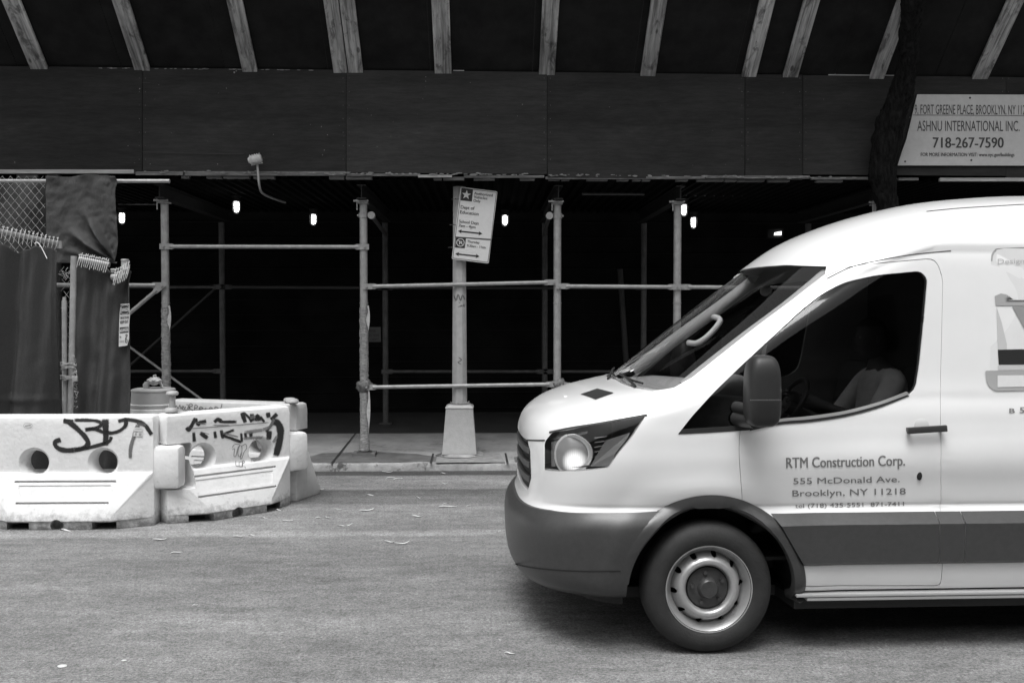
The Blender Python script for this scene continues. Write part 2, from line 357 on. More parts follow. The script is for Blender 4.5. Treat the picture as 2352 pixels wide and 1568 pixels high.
# joints, stains and the concrete patch in the sidewalk
def ground_patch(name, pts, m, z=.004, kind='structure'):
    bm = bmesh.new(); q = []
    for px, py in pts:
        p = PG(px, py, .1); z0 = sw(p.y)
        for _ in range(3): p = PG(px, py, z0 + z); z0 = sw(p.y)
        q.append(p)
    bm.faces.new([bm.verts.new(p) for p in q]); o = link(name, bm, m); o['kind'] = kind; return o
M_joint = mat('joint_tar', .025, .8)
ground_patch('sidewalk_stain', [(700, 1051), (740, 1040), (850, 1036), (960, 1042), (1010, 1050), (1012, 1060), (720, 1062)], mat('damp_concrete', .12, .6, .35, 5))
ground_patch('sidewalk_stain', [(1180, 1050), (1230, 1040), (1330, 1041), (1330, 1062), (1183, 1061)], MATS['damp_concrete'])
ground_patch('concrete_patch', [(1004, 1042), (1148, 1041), (1160, 1061), (1001, 1062)], mat('patch_concrete', .24, .8, .3, 9, .3, 60), .008)
ground_patch('sidewalk_joint', [(759, 1063), (764, 1063), (818, 994), (816, 994)], M_joint, .012)
ground_patch('sidewalk_joint', [(987, 1062), (992, 1062), (997, 1041), (993, 1041)], M_joint, .014)
ground_patch('sidewalk_joint', [(1163, 1061), (1168, 1061), (1163, 1040), (1159, 1040)], M_joint, .014)

# ------------------------------------------------------------------ building behind the shed; unseen one across the street added to block light
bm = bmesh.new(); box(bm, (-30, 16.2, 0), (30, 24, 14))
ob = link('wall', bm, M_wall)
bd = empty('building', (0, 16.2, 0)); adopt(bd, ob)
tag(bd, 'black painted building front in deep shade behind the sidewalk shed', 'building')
bm = bmesh.new(); z = .3
for k in range(14): box(bm, (-30, 16.17, .32 + k * .25), (30, 16.195, .325 + k * .25))
adopt(bd, link('hoarding_joint', bm, M_steel))
b2 = empty('building', (0, -7.6, 0)); bm = bmesh.new(); box(bm, (-40, -16, 0), (40, -9.5, 9))
adopt(b2, link('wall', bm, mat('brick_across', .09, .85, .4, 3)))
tag(b2, 'unseen dark brick building row across the street, added to block light and darken reflections', 'building')
bm = bmesh.new()
for i in range(-12, 13):
    for k in range(3): box(bm, (i * 3 - .55, -9.5, 1.1 + k * 3), (i * 3 + .55, -9.46, 2.8 + k * 3))
o = link('window_row', bm, mat('pane_across', .03, .1)); o['kind'] = 'stuff'; adopt(b2, o)
sheet('sidewalk', -60, 60, (-9.5, -7.5), (.12, .12), M_side)

# ================================================================== SIDEWALK SHED
shed = empty('sidewalk_shed', (0, 12.3, .1))
tag(shed, 'dark painted sidewalk shed on galvanised pipe posts with a sloping catch canopy', 'sidewalk shed')
parts = []
YF, YB = 12.3, 14.92
fy0 = lambda x: 152 + 26 * x / 2352        # upper edge of the fascia in the photo
fy1 = lambda x: 389 + 21 * x / 2352
def wbox(name, px0, px1, py0, py1, Y, th, m, jit=0, par=None, bev=0):
    bm = bmesh.new(); a = [P(px0, py0(px0) if callable(py0) else py0, Y), P(px1, py0(px1) if callable(py0) else py0, Y), P(px1, py1(px1) if callable(py1) else py1, Y), P(px0, py1(px0) if callable(py1) else py1, Y)]
    c = sum(a, Vector()) / 4
    prism(bm, [p - c for p in a], Vector((0, 0, 0)), Vector((0, th, 0)))
    o = link(name, bm, m, M=Matrix.Translation(c), bevel=bev)
    return o
seams = [-700, -138, 327, 795, 1257, 1711, 1844, 2310, 2780]
tops = [0, 0, -2, 0, -2, 2, 5, 0, 0]
for i in range(len(seams) - 1):
    a, b = seams[i], seams[i + 1]
    o = wbox('fascia_panel', a + .9, b - .9, fy0, lambda x, i=i: fy1(x) + (8 if i in (4, 5) else 0) - (5 if i == 6 else 0), 12.0 - (.006 if i % 2 else 0), .018, M_fas[(0, 2, 0, 1, 0, 2, 0, 2)[i]])
    o.rotation_euler = (0, 0, R((.12, -.1, .08, -.12, .1, -.06, -.6, .1)[i])); parts.append(o)
# scuffs and paint chips on the fascia
random.seed(3); bm = bmesh.new()
def chip(x, y, s, asp=1., Y=11.983):
    pts = []; a0 = random.random() * 3
    for k in range(7):
        a = a0 + k * math.tau / 7; r = s * (.6 + .6 * random.random()); pts.append(P(x + r * math.cos(a) * asp, y + r * math.sin(a), Y))
    bm.faces.new([bm.verts.new(p) for p in pts])
for sx_ in seams[1:-1]:
    for k in range(7):
        for dx in (-7, 7): chip(sx_ + dx, 180 + k * 31, .75)
for x, y, s in ((868 * .3386, 335, 1.2), (520, 203, 1.2), (538, 167, 3), (543, 163, 2.4), (548, 160, 1.5), (866, 337, 1.6), (853, 265, 1), (738, 291, 1.6), (752, 310, 1.3), (745, 345, 1.4), (741, 356, 1.3), (628, 309, 1.1), (978, 177, 1.4), (978, 187, 1.3), (1200, 240, 1.4), (321, 204, 2), (34, 373, 1.6), (345, 377, 1.5), (500, 377, 1.4), (365, 195, .9), (1400, 246, 1), (1080, 190, 1), (2110, 301, 2), (2090, 270, 1.6)): chip(x, y, s * .8)
for k in range(46):
    x = random.uniform(215, 800); chip(x, fy0(x) + 1.3 + random.random(), random.uniform(.7, 1.5), 5)
for k in range(34): chip(random.uniform(0, 2000), random.uniform(190, 380), random.uniform(.35, .7))
for k in range(150):
    x = random.uniform(330, 2000); chip(x, fy1(x) + 2 + random.uniform(-4, 3) * random.random(), random.uniform(.8, 2.6), random.uniform(1.5, 5), Y=11.978)
parts.append(link('paint_chips', bm, mat('bare_wood', .20, .85, .6, 20))); parts[-1]['kind'] = 'stuff'
bm = bmesh.new()
stroke(bm, [(327, 349), (400, 351), (480, 353), (560, 353)], 1.3, lambda x, y: P(x, y, 11.98)); stroke(bm, [(327, 190), (345, 190)], 1.2, lambda x, y: P(x, y, 11.98))
parts.append(link('scratch', bm, M_black))
# ledger boards under the fascia
for a, b, y0, y1, Y, m in ((-60, 307, 389, 398, 11.985, M_lumber), (311, 420, 393, 402, 11.99, M_lumber_d), (424, 793, 393, 403, 11.99, M_lumber_d), (796, 965, 398, 404, 12.0, M_lumber_d), (960, 1038, 401, 407, 11.99, M_lumber), (1066, 1250, 402, 408, 12.0, M_lumber_d), (1253, 1620, 405, 411, 12.0, M_lumber_d), (1622, 1860, 403, 410, 11.99, M_lumber_d), (1864, 2000, 406, 412, 12.0, M_lumber_d), (2064, 2110, 408, 414, 11.99, M_lumber_d), (2160, 2420, 408, 416, 11.99, M_lumber)):
    parts.append(wbox('ledger_board', a, b, y0 + .5, y1, Y, .05, m))
random.seed(11)
x = -20
while x < 2000:
    L = random.choice((18, 26, 34, 48, 60)); xx = x + L
    if random.random() < .55:
        y = 399 + 11 * x / 1900; a = [P(x, y + 1, 12.03), P(xx, y + 1, 12.03), P(xx, y + 8, 12.03), P(x, y + 8, 12.03)]
        bm = bmesh.new(); prism(bm, a, Vector(), Vector((0, .09, 0))); parts.append(link('deck_block', bm, M_lumber_d))
    x = xx + random.choice((4, 10, 22))
# corrugated steel deck
bm = bmesh.new(); n = 700; ZD = 3.47
pr = []
x = -9.0
while x < 9.5:
    for dx, dz in ((0, 0), (.045, 0), (.065, .045), (.11, .045)): pr.append((x + dx, ZD + dz))
    x += .13
A = [bm.verts.new((x, 12.06, z)) for x, z in pr]; B = [bm.verts.new((x, 16.1, z)) for x, z in pr]
for i in range(len(pr) - 1): bm.faces.new((A[i], A[i + 1], B[i + 1], B[i]))
parts.append(link('metal_deck', bm, M_deck))
bm = bmesh.new(); box(bm, (-9, 12.05, 3.56), (9.5, 16.15, 3.62)); parts.append(link('plank_deck', bm, M_canopy))
# catch canopy, planks under dark plywood
zt = P(1176, fy0(1176), 12.0).z; sl_ = math.atan(.86); ca, sa = math.cos(sl_), math.sin(sl_)
def canopy_pt(x, s, dn=0):      # s = distance out along the slope; dn = distance below the sheet
    zl = P(1176 + x * 190, fy0(1176 + x * 190), 12.0).z if abs(x) < 7 else P(1176 + (7 if x > 0 else -7) * 190, fy0(1176 + (7 if x > 0 else -7) * 190), 12.0).z
    return Vector((x, 12.02 - s * ca + dn * sa * -1, zl + .02 + s * sa - dn * ca))
xs = [-9.2 + 1.22 * k for k in range(16)]
for k in range(15):
    bm = bmesh.new(); q = [canopy_pt(xs[k] + .003, -.05), canopy_pt(xs[k + 1] - .003, -.05), canopy_pt(xs[k + 1] - .003, 2.1), canopy_pt(xs[k] + .003, 2.1)]
    prism(bm, q, Vector((0, 0, 0)), Vector((0, sa, ca)) * .018); parts.append(link('canopy_panel', bm, M_canopy))
joists = [(-260, 1), (90, 1.05), (327, .95), (574, .92), (782, .86), (817, .9), (1018, 1.05), (1256, 1), (1488, .94), (1720, .92), (1815, .95), (2014, .92), (2250, 1.0), (2500, 1)]
for px, wk in joists:
    X = P(px, fy0(px), 12.0).x; W_ = .19 * wk
    a, b = canopy_pt(X, -.02, .020), canopy_pt(X, 2.05, .020); L = (b - a).length
    ex = (b - a).normalized(); ey = Vector((1, 0, 0)); ez = ex.cross(ey)
    M = Matrix((ex, ey, ez)).transposed().to_4x4(); M.translation = a
    bm = bmesh.new(); box(bm, (0, -W_ / 2, -.002), (L, W_ / 2, .036)); 
    if ez.z > 0:
        for v in bm.verts: v.co.z *= -1
    for v in bm.verts: v.co += Vector((random.uniform(-.004, .004), 0, 0)) 
    bmesh.ops.subdivide_edges(bm, edges=[e for e in bm.edges if (e.verts[0].co - e.verts[1].co).length > 1], cuts=1)
    parts.append(link('canopy_plank', bm, M_wood, M=M, bevel=.003))
for px0, px1, y0, y1, m in ((1041, 1083 - 17, 153, 161, M_paint_w), (1903, 2054, 169.5, 173.5, M_lumber)):
    parts.append(wbox('wood_offcut', px0, px1, y0 + (0), y1 + 2, 12.022, .02, m))
# posts
def wx(px, py, Y): return P(px, py, Y).x
fx = [-560, -75, 381, 836, 1280, 1555, 2010, 2450]
FX = [wx(p, 760, YF) for p in fx]
for i, X in enumerate(FX):
    bm = bmesh.new(); zb = sw(YF) + .06; zt_ = 3.2
    tube(bm, [(X, YF, zb), (X, YF, zt_)], .047, 20); tube(bm, [(X, YF, 1.98), (X, YF, 1.995)], .052, 20)
    po = link('post', bm, M_pipe, smooth=True); parts.append(po); kids = []
    bm = bmesh.new(); box(bm, (X - .06, YF - .075, zt_), (X + .06, YF + .075, zt_ + .02)); box(bm, (X - .115, YF - .06, zt_ + .012 + .01), (X + .02, YF - .04, zt_ + .045)); tube(bm, [(X - .09, YF - .09, zt_ + .03), (X + .07, YF - .09, zt_ + .03)], .012, 8); tube(bm, [(X - .07, YF - .06, zt_ - .08), (X - .07, YF - .06, zt_ + .05)], .008, 8)
    kids.append(link('head_clamp', bm, M_pipe))
    bm = bmesh.new(); z0 = sw(YF); box(bm, (X - .14, YF - .12, z0 + .001), (X + .14, YF + .12, z0 + .045)); kids.append(link('sole_board', bm, M_lumber_d))
    bm = bmesh.new(); box(bm, (X - .085, YF - .085, z0 + .046), (X + .085, YF + .085, z0 + .058)); kids.append(link('base_plate', bm, M_pipe_old))
    if i in (2, 3):
        bm = bmesh.new(); rings = []; random.seed(20 + i); pts = []; rr = []
        zt2 = 1.94; z = zb + .01
        while z < zt2: pts.append((X + random.uniform(-.003, .003), YF, z)); rr.append(.0505 + random.uniform(0, .007) + (.012 if z < zb + .16 else 0)); z += .022
        tube(bm, pts, rr, 20)
        kids.append(link('tape_wrap', bm, M_tape, smooth=True, ang=60))
        bm = bmesh.new(); s = .05
        for z_a, z_b, dx in ((1.95, 1.62, .055), (.95, .38, .055)):
            if i == 2 and z_a < 1: continue
            prev = None
            for k in range(9):
                t = k / 8; zz = z_a + (z_b - z_a) * t; ww = .028 * math.sin(math.pi * (.15 + .8 * t)) + .006
                v = [bm.verts.new((X + dx - .01 + .012 * math.sin(t * 9), YF - .05, zz)), bm.verts.new((X + dx - .01 + ww, YF - .045, zz + .01))]
                if prev: bm.faces.new((prev[0], prev[1], v[1], v[0]))
                prev = v
        kids.append(link('loose_tape', bm, mat('loose_tape', .45, .5, .2, 30)))
    for k in kids: k.parent = po
BX = [(X - 1.0 * 0 ) for X in FX]
for i, X in enumerate(BX):
    bm = bmesh.new(); z0 = sw(YB); tube(bm, [(X, YB, z0 + .03), (X, YB, 3.2)], .044, 16); box(bm, (X - .09, YB - .08, z0 + .005), (X + .09, YB + .08, z0 + .03))
    parts.append(link('rear_post', bm, M_pipe_old, smooth=True))
    bm = bmesh.new()     # I-beam running front to back over each pair of posts
    a = 12.1
    box(bm, (X - .055, a, 3.40), (X + .055, 15.3, 3.412)); box(bm, (X - .055, a, 3.245), (X + .055, 15.3, 3.257)); box(bm, (X - .004, a + .001, 3.257), (X + .004, 15.299, 3.40))
    parts.append(link('cross_beam', bm, M_steel))
# rails, with flattened bolted ends
def rail(a, b, r=.024, flatn=True, m=None, name='rail'):
    bm = bmesh.new(); a, b = Vector(a), Vector(b); d = (b - a).normalized(); L = (b - a).length
    if flatn:
        fl = .14; pts = [a + d * fl, b - d * fl]; tube(bm, [a + d * (fl * .55), a + d * fl * 1.25, b - d * fl * 1.25, b - d * (fl * .55)], [r * .9, r, r, r * .9], 14)
        ez = Vector((0, -1, 0)); up = ez.cross(d)
        for e, s in ((a, 1), (b, -1)):
            q = [e - d * s * .05 + up * .034, e - d * s * .05 - up * .034, e + d * s * .1 - up * .034, e + d * s * .14 - up * .018, e + d * s * .14 + up * .018, e + d * s * .1 + up * .034]
            prism(bm, q, Vector((0, -.007, 0)), Vector((0, .007, 0)))
            tube(bm, [e + Vector((0, -.03, 0)), e + Vector((0, -.005, 0))], .013, 8)
    else: tube(bm, [a, b], r, 12)
    parts.append(link(name, bm, m or M_pipe, smooth=True))
YR = YF - .055
def rp(p, q, Y=YR, **k): rail(P(*p, Y), P(*q, Y), **k)
rp((376, 566), (838, 567)); rp((842, 658), (1272, 648)); rp((1286, 657), (1556, 659), Y=YR - .01); rp((1566, 659), (2010, 662)); rp((842, 889), (1276, 882)); rp((1290, 884), (1552, 893))
rp((-75, 653), (372, 655)); rp((372, 656), (238, 770), Y=YR - .02); 
YRB = YB - .05
rp((0, 853), (508, 852), Y=YRB, m=M_pipe_old); rp((884, 853), (1250, 853), Y=YRB, m=M_pipe_old); rp((1256, 853), (1478, 853), Y=YRB, m=M_pipe_old)
rp((0, 659), (508, 659), Y=YRB, m=M_pipe_old); rp((514, 659), (884, 661), Y=YRB, m=mat('dark_pipe', .03, .6)); rp((884, 661), (1478, 661), Y=YRB, m=MATS['dark_pipe'])
rail(P(292, 845, YRB + .1), P(508, 650, YRB + .1), .018, False, MATS['dark_pipe'], 'brace'); rail(P(296, 795, 13.6), P(470, 922, 13.6), .016, False, M_pipe, 'brace')
rail(P(1424, 618, 15.6), P(1446, 950, 15.6), .045, False, MATS['dark_pipe'], 'brace')
rail(P(275, 416, 12.0), P(389, 416, 12.0), .022, False, M_pipe, 'ledger_pipe')
rail((wx(1337, 448, 13.3), 13.3, 3.45), (wx(1480, 448, 13.3), 13.3, 3.45), .02, False, M_pipe_old, 'ledger_pipe')
# short swivel couplers with diagonal pipes behind posts
for i, s in ((3, 1), (4, -1)):
    X = FX[i]; z = 3.06; bm = bmesh.new(); tube(bm, [(X - .075 * s, YF, z), (X + .12 * s, YF - .01, z)], .014, 8)
    tube(bm, [(X, YF, z - .03), (X, YF, z + .03)], .058, 14); tube(bm, [(X + .1 * s, YF - .05, z), (X + .1 * s, YF + .05, z)], .045, 12)
    parts.append(link('coupler', bm, M_pipe, smooth=True)); rail((X + .1 * s, YF + .03, z - .0), (X + .02 * s, YB, z - .05), .026, False, M_pipe_old, 'brace')
# taped joints on the low rail
for px, py in ((836, 886), (1284, 884)):
    c = P(px, py, YR); bm = bmesh.new(); bmesh.ops.create_icosphere(bm, subdivisions=3, radius=.085)
    for v in bm.verts: v.co = Vector((v.co.x * 1.15, v.co.y * .8, v.co.z)) * (1 + .35 * pnoise(v.co * 24)) + c + Vector((0, .04, 0))
    parts.append(link('taped_joint', bm, mat('brown_tape', .12, .5, .6, 18, .8, 60), smooth=True, ang=80))
adopt(shed, *parts)

# wall sign for the fire department connection
bm = bmesh.new(); YS = 15.3
a = [P(829, 751, YS), P(874, 751, YS), P(875, 785, YS), P(829, 785, YS)]; prism(bm, a, Vector(), Vector((0, .01, 0)))
s = empty('fire_sign', a[0]); o1 = link('panel', bm, mat('dim_sign', .10, .6)); bm = bmesh.new(); fn = lambda x, y: P(x, y, YS - .004)
for t, y, x0, x1 in (('SIAMESE', 763, 832, 863), ('CONNECTION', 773, 829, 870), ('FIRE DEPT.', 783, 834, 872)): put_text(bm, t, (x0, y), (x1, y), 6.5, fn, .01)
adopt(s, o1, link('lettering', bm, M_ink)); tag(s, 'dim grey fire department connection sign hanging between the second pair of posts', 'sign')
# ------------------------------------------------------------------ caged lamps
M_bulb = emis('lit_globe', 3.5); M_cage = mat('lamp_cage', .05, .5, metal=.3)
def cage_lamp(px, py, Y, label, lit=True):
    c = P(px, py, Y); e = empty('cage_lamp', c + Vector((0, 0, .13)))
    bm = bmesh.new(); lathe(bm, [(0, -.10), (.018, -.096), (.031, -.08), (.037, -.05), (.037, .03), (.032, .045), (0, .046)], 20, Matrix.Translation(c)); b = link('globe', bm, M_bulb, smooth=True)
    bm = bmesh.new(); lathe(bm, [(0, .13), (.065, .13), (.065, .115), (.05, .10), (.05, .046), (0, .046)], 20, Matrix.Translation(c)); f = link('fitting', bm, M_steel, smooth=True)
    bm = bmesh.new()
    for k in range(6):
        a = k * math.tau / 6; tube(bm, [c + Vector((math.cos(a) * r, math.sin(a) * r, z)) for r, z in ((.052, .05), (.054, -.04), (.045, -.09), (.02, -.118), (0, -.122))], .0045, 5)
    for z in (.03, -.03): tube(bm, [c + Vector((math.cos(t * math.tau / 20) * .054, math.sin(t * math.tau / 20) * .054, z)) for t in range(20)], .0045, 5, closed=True)
    adopt(e, b, f, link('cage', bm, M_cage)); tag(e, label, 'lamp', 'caged lamps under the shed deck'); return e
for px, py, Y, lb in ((280, 497, 14.9, 'lit caged lamp half hidden behind the hanging netting'), (543, 471, 13.8, 'lit caged lamp between the first post and the conduit'), (720, 500, 14.9, 'lit caged lamp just left of the second post'), (1160, 502, 14.9, 'lit caged lamp just right of the parking sign'), (1571, 478, 13.9, 'lit caged lamp showing right at the clamp of the fourth post'), (1593, 507, 14.9, 'lit caged lamp low to the right of the fourth post')):
    cage_lamp(px, py, Y, lb)
# lamp strips the globes are wired along
wl = []
for k, (a, b, y, Y) in enumerate(((270, 360, 489, 14.9), (470, 690, 462, 13.8), (1560, 1720, 470, 13.9))):
    bm = bmesh.new(); p, q = P(a, y, Y), P(b, y, Y); tube(bm, [p + Vector((0, .03, .13 - .0)), q + Vector((0, .03, .13))], .012, 8)
    o = link('conduit', bm, mat('conduit_grey', .12, .4)); tag(o, ('conduit run above the lamp by the netting', 'conduit run above the lamp left of the curved gooseneck', 'conduit run above the two lamps by the fourth post')[k], 'conduit', 'conduits under the deck')
# jelly-jar lamp on the fascia with its bent conduit
e = empty('fascia_lamp', P(586, 366, 11.9)); c = P(586, 366, 11.86); Mx = Matrix.Translation(c) @ Matrix.Rotation(R(78), 4, 'Y') @ Matrix.Rotation(R(0), 4, 'X')
bm = bmesh.new(); lathe(bm, [(0, -.085), (.03, -.08), (.05, -.05), (.055, 0), (.05, .05), (.04, .075), (0, .078)], 20, Mx); o1 = link('globe', bm, mat('frosted_globe', .55, .4, .2, 20), smooth=True)
bm = bmesh.new()
for k in range(5):
    z = -.05 + k * .028; tube(bm, [Mx @ Vector((math.cos(t * math.tau / 18) * .06, math.sin(t * math.tau / 18) * .06, z)) for t in range(18)], .004, 5, closed=True)
tube(bm, [Mx @ Vector((.06, 0, z)) for z in (-.06, .08)], .004, 5)
o2 = link('cage', bm, mat('grey_cage', .5, .4))
bm = bmesh.new(); pth = [P(591, 378, 11.9), P(593, 400, 11.88), P(596, 428, 11.92), P(603, 444, 12.2), P(625, 455, 12.6), P(655, 465, 13.1)]; tube(bm, spline(pth, 5), .0135, 10)
adopt(e, o1, o2, link('conduit', bm, mat('grey_conduit', .34, .5), smooth=True)); tag(e, 'pale caged bulkhead lamp on a bent conduit at the lower edge of the fascia', 'lamp')
# distant bright fixture seen behind the van roof
e = empty('exit_lamp', P(1790, 538, 15.6)); bm = bmesh.new(); prism(bm, [P(x, y, 15.6) for x, y in ((1780, 534), (1795, 531), (1795, 540), (1779, 540))], Vector(), Vector((0, .03, 0))); o1 = link('lit_pane', bm, emis('lit_pane', 1.2))
bm = bmesh.new(); prism(bm, [P(x, y, 15.62) for x, y in ((1764, 527), (1800, 524), (1800, 546), (1764, 546))], Vector((0, .012, 0)), Vector((0, .1, 0))); adopt(e, o1, link('housing', bm, M_steel)); tag(e, 'small lit rectangular light on the wall above the van windscreen', 'lamp')

# ================================================================== LAMP POST AND PARKING SIGN
YP = 12.35; px0, px1 = 1038, 1074
lp = empty('lamp_post', (wx(1056, 1046, YP), YP, sw(YP))); X = lp.location.x; z0 = sw(YP)
def octa(prof, m, name, n=8, sq=False, bev=0, rot=math.pi / 8):
    bm = bmesh.new(); rings = []
    for r, z in prof: rings.append([bm.verts.new((X + r * math.cos(rot + k * math.tau / n) / math.cos(math.pi / n), YP + r * math.sin(rot + k * math.tau / n) / math.cos(math.pi / n), z)) for k in range(n)])
    for A, B in zip(rings, rings[1:]):
        for k in range(n): bm.faces.new((A[k], A[(k + 1) % n], B[(k + 1) % n], B[k]))
    bm.faces.new(rings[-1]); bm.faces.new(rings[0][::-1]); return link(name, bm, m, bevel=bev)
kids = [octa([(.092, z0 + .5), (.075, 3.42)], M_pole, 'pole', bev=.004)]
kids.append(octa([(.213, z0 + .03), (.208, z0 + .07), (.165, z0 + .585), (.172, z0 + .59), (.172, z0 + .605), (.13, z0 + .63)], mat('base_paint', .42, .6, .1, 14, .4, 70, dirt=(.25, .66, 9)), 'base_cover', n=4, bev=.022, rot=math.pi / 4))
kids.append(octa([(.30, z0 + .008), (.27, z0 + .026), (.22, z0 + .032)], M_kerb, 'footing', n=8, bev=.004))
bm = bmesh.new(); tube(bm, [(X + .105 * math.cos(t), YP + .105 * math.sin(t), z0 + .64 + .008 * math.sin(3 * t)) for t in [k * math.tau / 16 for k in range(16)]], .006, 6, closed=True); tube(bm, [(X + .10 * math.cos(t), YP + .10 * math.sin(t), 2.24) for t in [k * math.tau / 16 for k in range(16)]], .003, 6, closed=True)
for k in range(9): t = k * .35 - 2.9; tube(bm, [(X + .11 * math.cos(t), YP + .11 * math.sin(t), z0 + .645), (X + .12 * math.cos(t + .2), YP + .12 * math.sin(t + .2), z0 + .655 + .02 * random.random())], .005, 5)
kids.append(link('chain', bm, M_pipe)); bvh = BVHTree.FromObject(kids[0], bpy.context.evaluated_depsgraph_get())
bm = bmesh.new(); fn = caster(bvh, .003)
stroke(bm, [(1042, 676), (1048, 690), (1052, 676), (1058, 690), (1062, 678), (1068, 690)], 3.5, fn, 4); stroke(bm, [(1050, 706), (1070, 698)], 4, fn, 4); stroke(bm, [(1058, 702), (1072, 704)], 5, fn, 3); stroke(bm, [(1052, 820), (1060, 826), (1052, 832), (1060, 836)], 3, fn, 4); stroke(bm, [(1040, 690), (1072, 700)], 2, fn, 4)
kids.append(link('scrawl', bm, sprayed('faded_marker', .12, .6, 200)))
adopt(lp, *kids); tag(lp, 'pale octagonal lamp post with a flared square base at the kerb', 'lamp post')
YS = 12.2
cv = lambda cx, cy: (918.75 + .469 * cx, 367.5 + .469 * cy)
ps = empty('parking_sign', P(1090, 517, YS)); fn = lambda off: (lambda x, y: P(x, y, YS - off))
def plate(pts, r, th, m, name, fnY=YS):
    q = []; n = len(pts)
    for i in range(n):
        p = Vector((*pts[i], 0)); a = Vector((*pts[i - 1], 0)); b = Vector((*pts[(i + 1) % n], 0)); u = (a - p).normalized() * r; v = (b - p).normalized() * r
        for t in (0, .33, .67, 1): q.append((p + u * (1 - t) ** 2 + v * t ** 2))
    bm = bmesh.new(); prism(bm, [P(s.x, s.y, fnY) for s in q], Vector(), Vector((0, th, 0))); return link(name, bm, m)
cor = [cv(297, 132), cv(477, 154), cv(434, 507), cv(253, 485)]
kids = [plate(cor, 3.5, .006, mat('sign_face', .72, .35, .05, 20), 'panel')]
bm = bmesh.new(); f1 = fn(.002); f2 = fn(.004)
L1 = [cv(302, 137), cv(472, 159), cv(446, 388), cv(271, 376)]; L2 = [cv(272, 377), cv(446, 392), cv(430, 501), cv(258, 480)]
def outline(bm, L, w_, f):
    for i in range(4):
        a, b = Vector((*L[i], 0)), Vector((*L[(i + 1) % 4], 0)); d = (b - a).normalized(); n_ = Vector((-d.y, d.x, 0)) * w_ / 2
        flat(bm, [((a - d * w_ / 2) + n_)[:2], ((b + d * w_ / 2) + n_)[:2], ((b + d * w_ / 2) - n_)[:2], ((a - d * w_ / 2) - n_)[:2]], f)
outline(bm, L1, 1.1, f1); outline(bm, L2, 1.1, f2)
flat(bm, [cv(303, 139), cv(358, 145), cv(352, 204), cv(297, 198)], f1); flat(bm, [cv(274, 379), cv(323, 383), cv(317, 432), cv(269, 428)], fn(.003))
for t, a, b, cp in (('Authorized', (363, 169), (453, 180), 6.6), ('Vehicles', (361, 187), (427, 195), 6.6), ('Only', (359, 205), (393, 209), 6.6), ('Dept of', (297, 238), (364, 245), 8), ('Education', (294, 262), (384, 272), 8), ('School Days', (289, 307), (385, 317), 7), ('7am - 4pm', (287, 327), (369, 336), 7), ('Thursday', (330, 404), (389, 410), 5.6), ('9:30am - 11am', (328, 424), (419, 434), 5.6)):
    put_text(bm, t, cv(*a), cv(*b), cp, fn(.003), .010)
def arrow(bm, a, b, w_, h, f):
    a, b = Vector((*a, 0)), Vector((*b, 0)); d = (b - a).normalized(); n_ = Vector((-d.y, d.x, 0))
    flat(bm, [(a + d * h + n_ * w_)[:2], (b - d * h + n_ * w_)[:2], (b - d * h - n_ * w_)[:2], (a + d * h - n_ * w_)[:2]], f)
    flat(bm, [a[:2], (a + d * h * 1.3 + n_ * h * .75)[:2], (a + d * h + n_ * 0)[:2], (a + d * h * 1.3 - n_ * h * .75)[:2]], fn(.0035)); flat(bm, [b[:2], (b - d * h * 1.3 + n_ * h * .75)[:2], (b - d * h)[:2], (b - d * h * 1.3 - n_ * h * .75)[:2]], fn(.0035))
arrow(bm, cv(284, 348), cv(403, 361), 1.6, 6.5, fn(.003)); arrow(bm, cv(271, 459), cv(389, 472), 1.6, 6.5, fn(.003))
kids.append(link('lettering', bm, mat('sign_print', .02, .5))); bm = bmesh.new()
cx, cy = cv(325, 171); st = []
for k in range(10): r = 11 if k % 2 == 0 else 4.4; t = -math.pi / 2 + k * math.pi / 5 + R(7); st.append((cx + r * math.cos(t), cy + r * math.sin(t)))
flat(bm, st, fn(.006)); cx, cy = cv(296, 404)
for k in range(20):
    t0, t1 = k * math.tau / 20, (k + 1) * math.tau / 20; flat(bm, [(cx + r * math.cos(t), cy + r * math.sin(t)) for r, t in ((9.6, t0), (9.6, t1), (7.8, t1), (7.8, t0))], fn(.006))
put_text(bm, 'P', (cx - 3, cy + 4.6), (cx + 3.2, cy + 5.3), 9, fn(.0065), .03); flat(bm, [(cx - 6, cy - 5), (cx - 5, cy - 6.2), (cx + 6.4, cy + 5), (cx + 5.2, cy + 6.2)], fn(.007))
kids.append(link('emblem', bm, mat('sign_emblem', .6, .4)))
bm = bmesh.new()
for y in (457, 516, 568):
    p = P(1046 - (y - 457) * .07, y, YS - .01); lathe(bm, [(.008, 0), (.008, -.006), (0, -.008)], 8, Matrix.Translation(p) @ Matrix.Rotation(R(-90), 4, 'X')); tube(bm, [p + Vector((-.05, .03, 0)), p + Vector((.12, .03, 0))], .004, 6)
kids.append(link('bolt', bm, M_pipe_old)); adopt(ps, *kids); tag(ps, 'tilted white parking rules sign with a star, fixed to the lamp post', 'street sign')

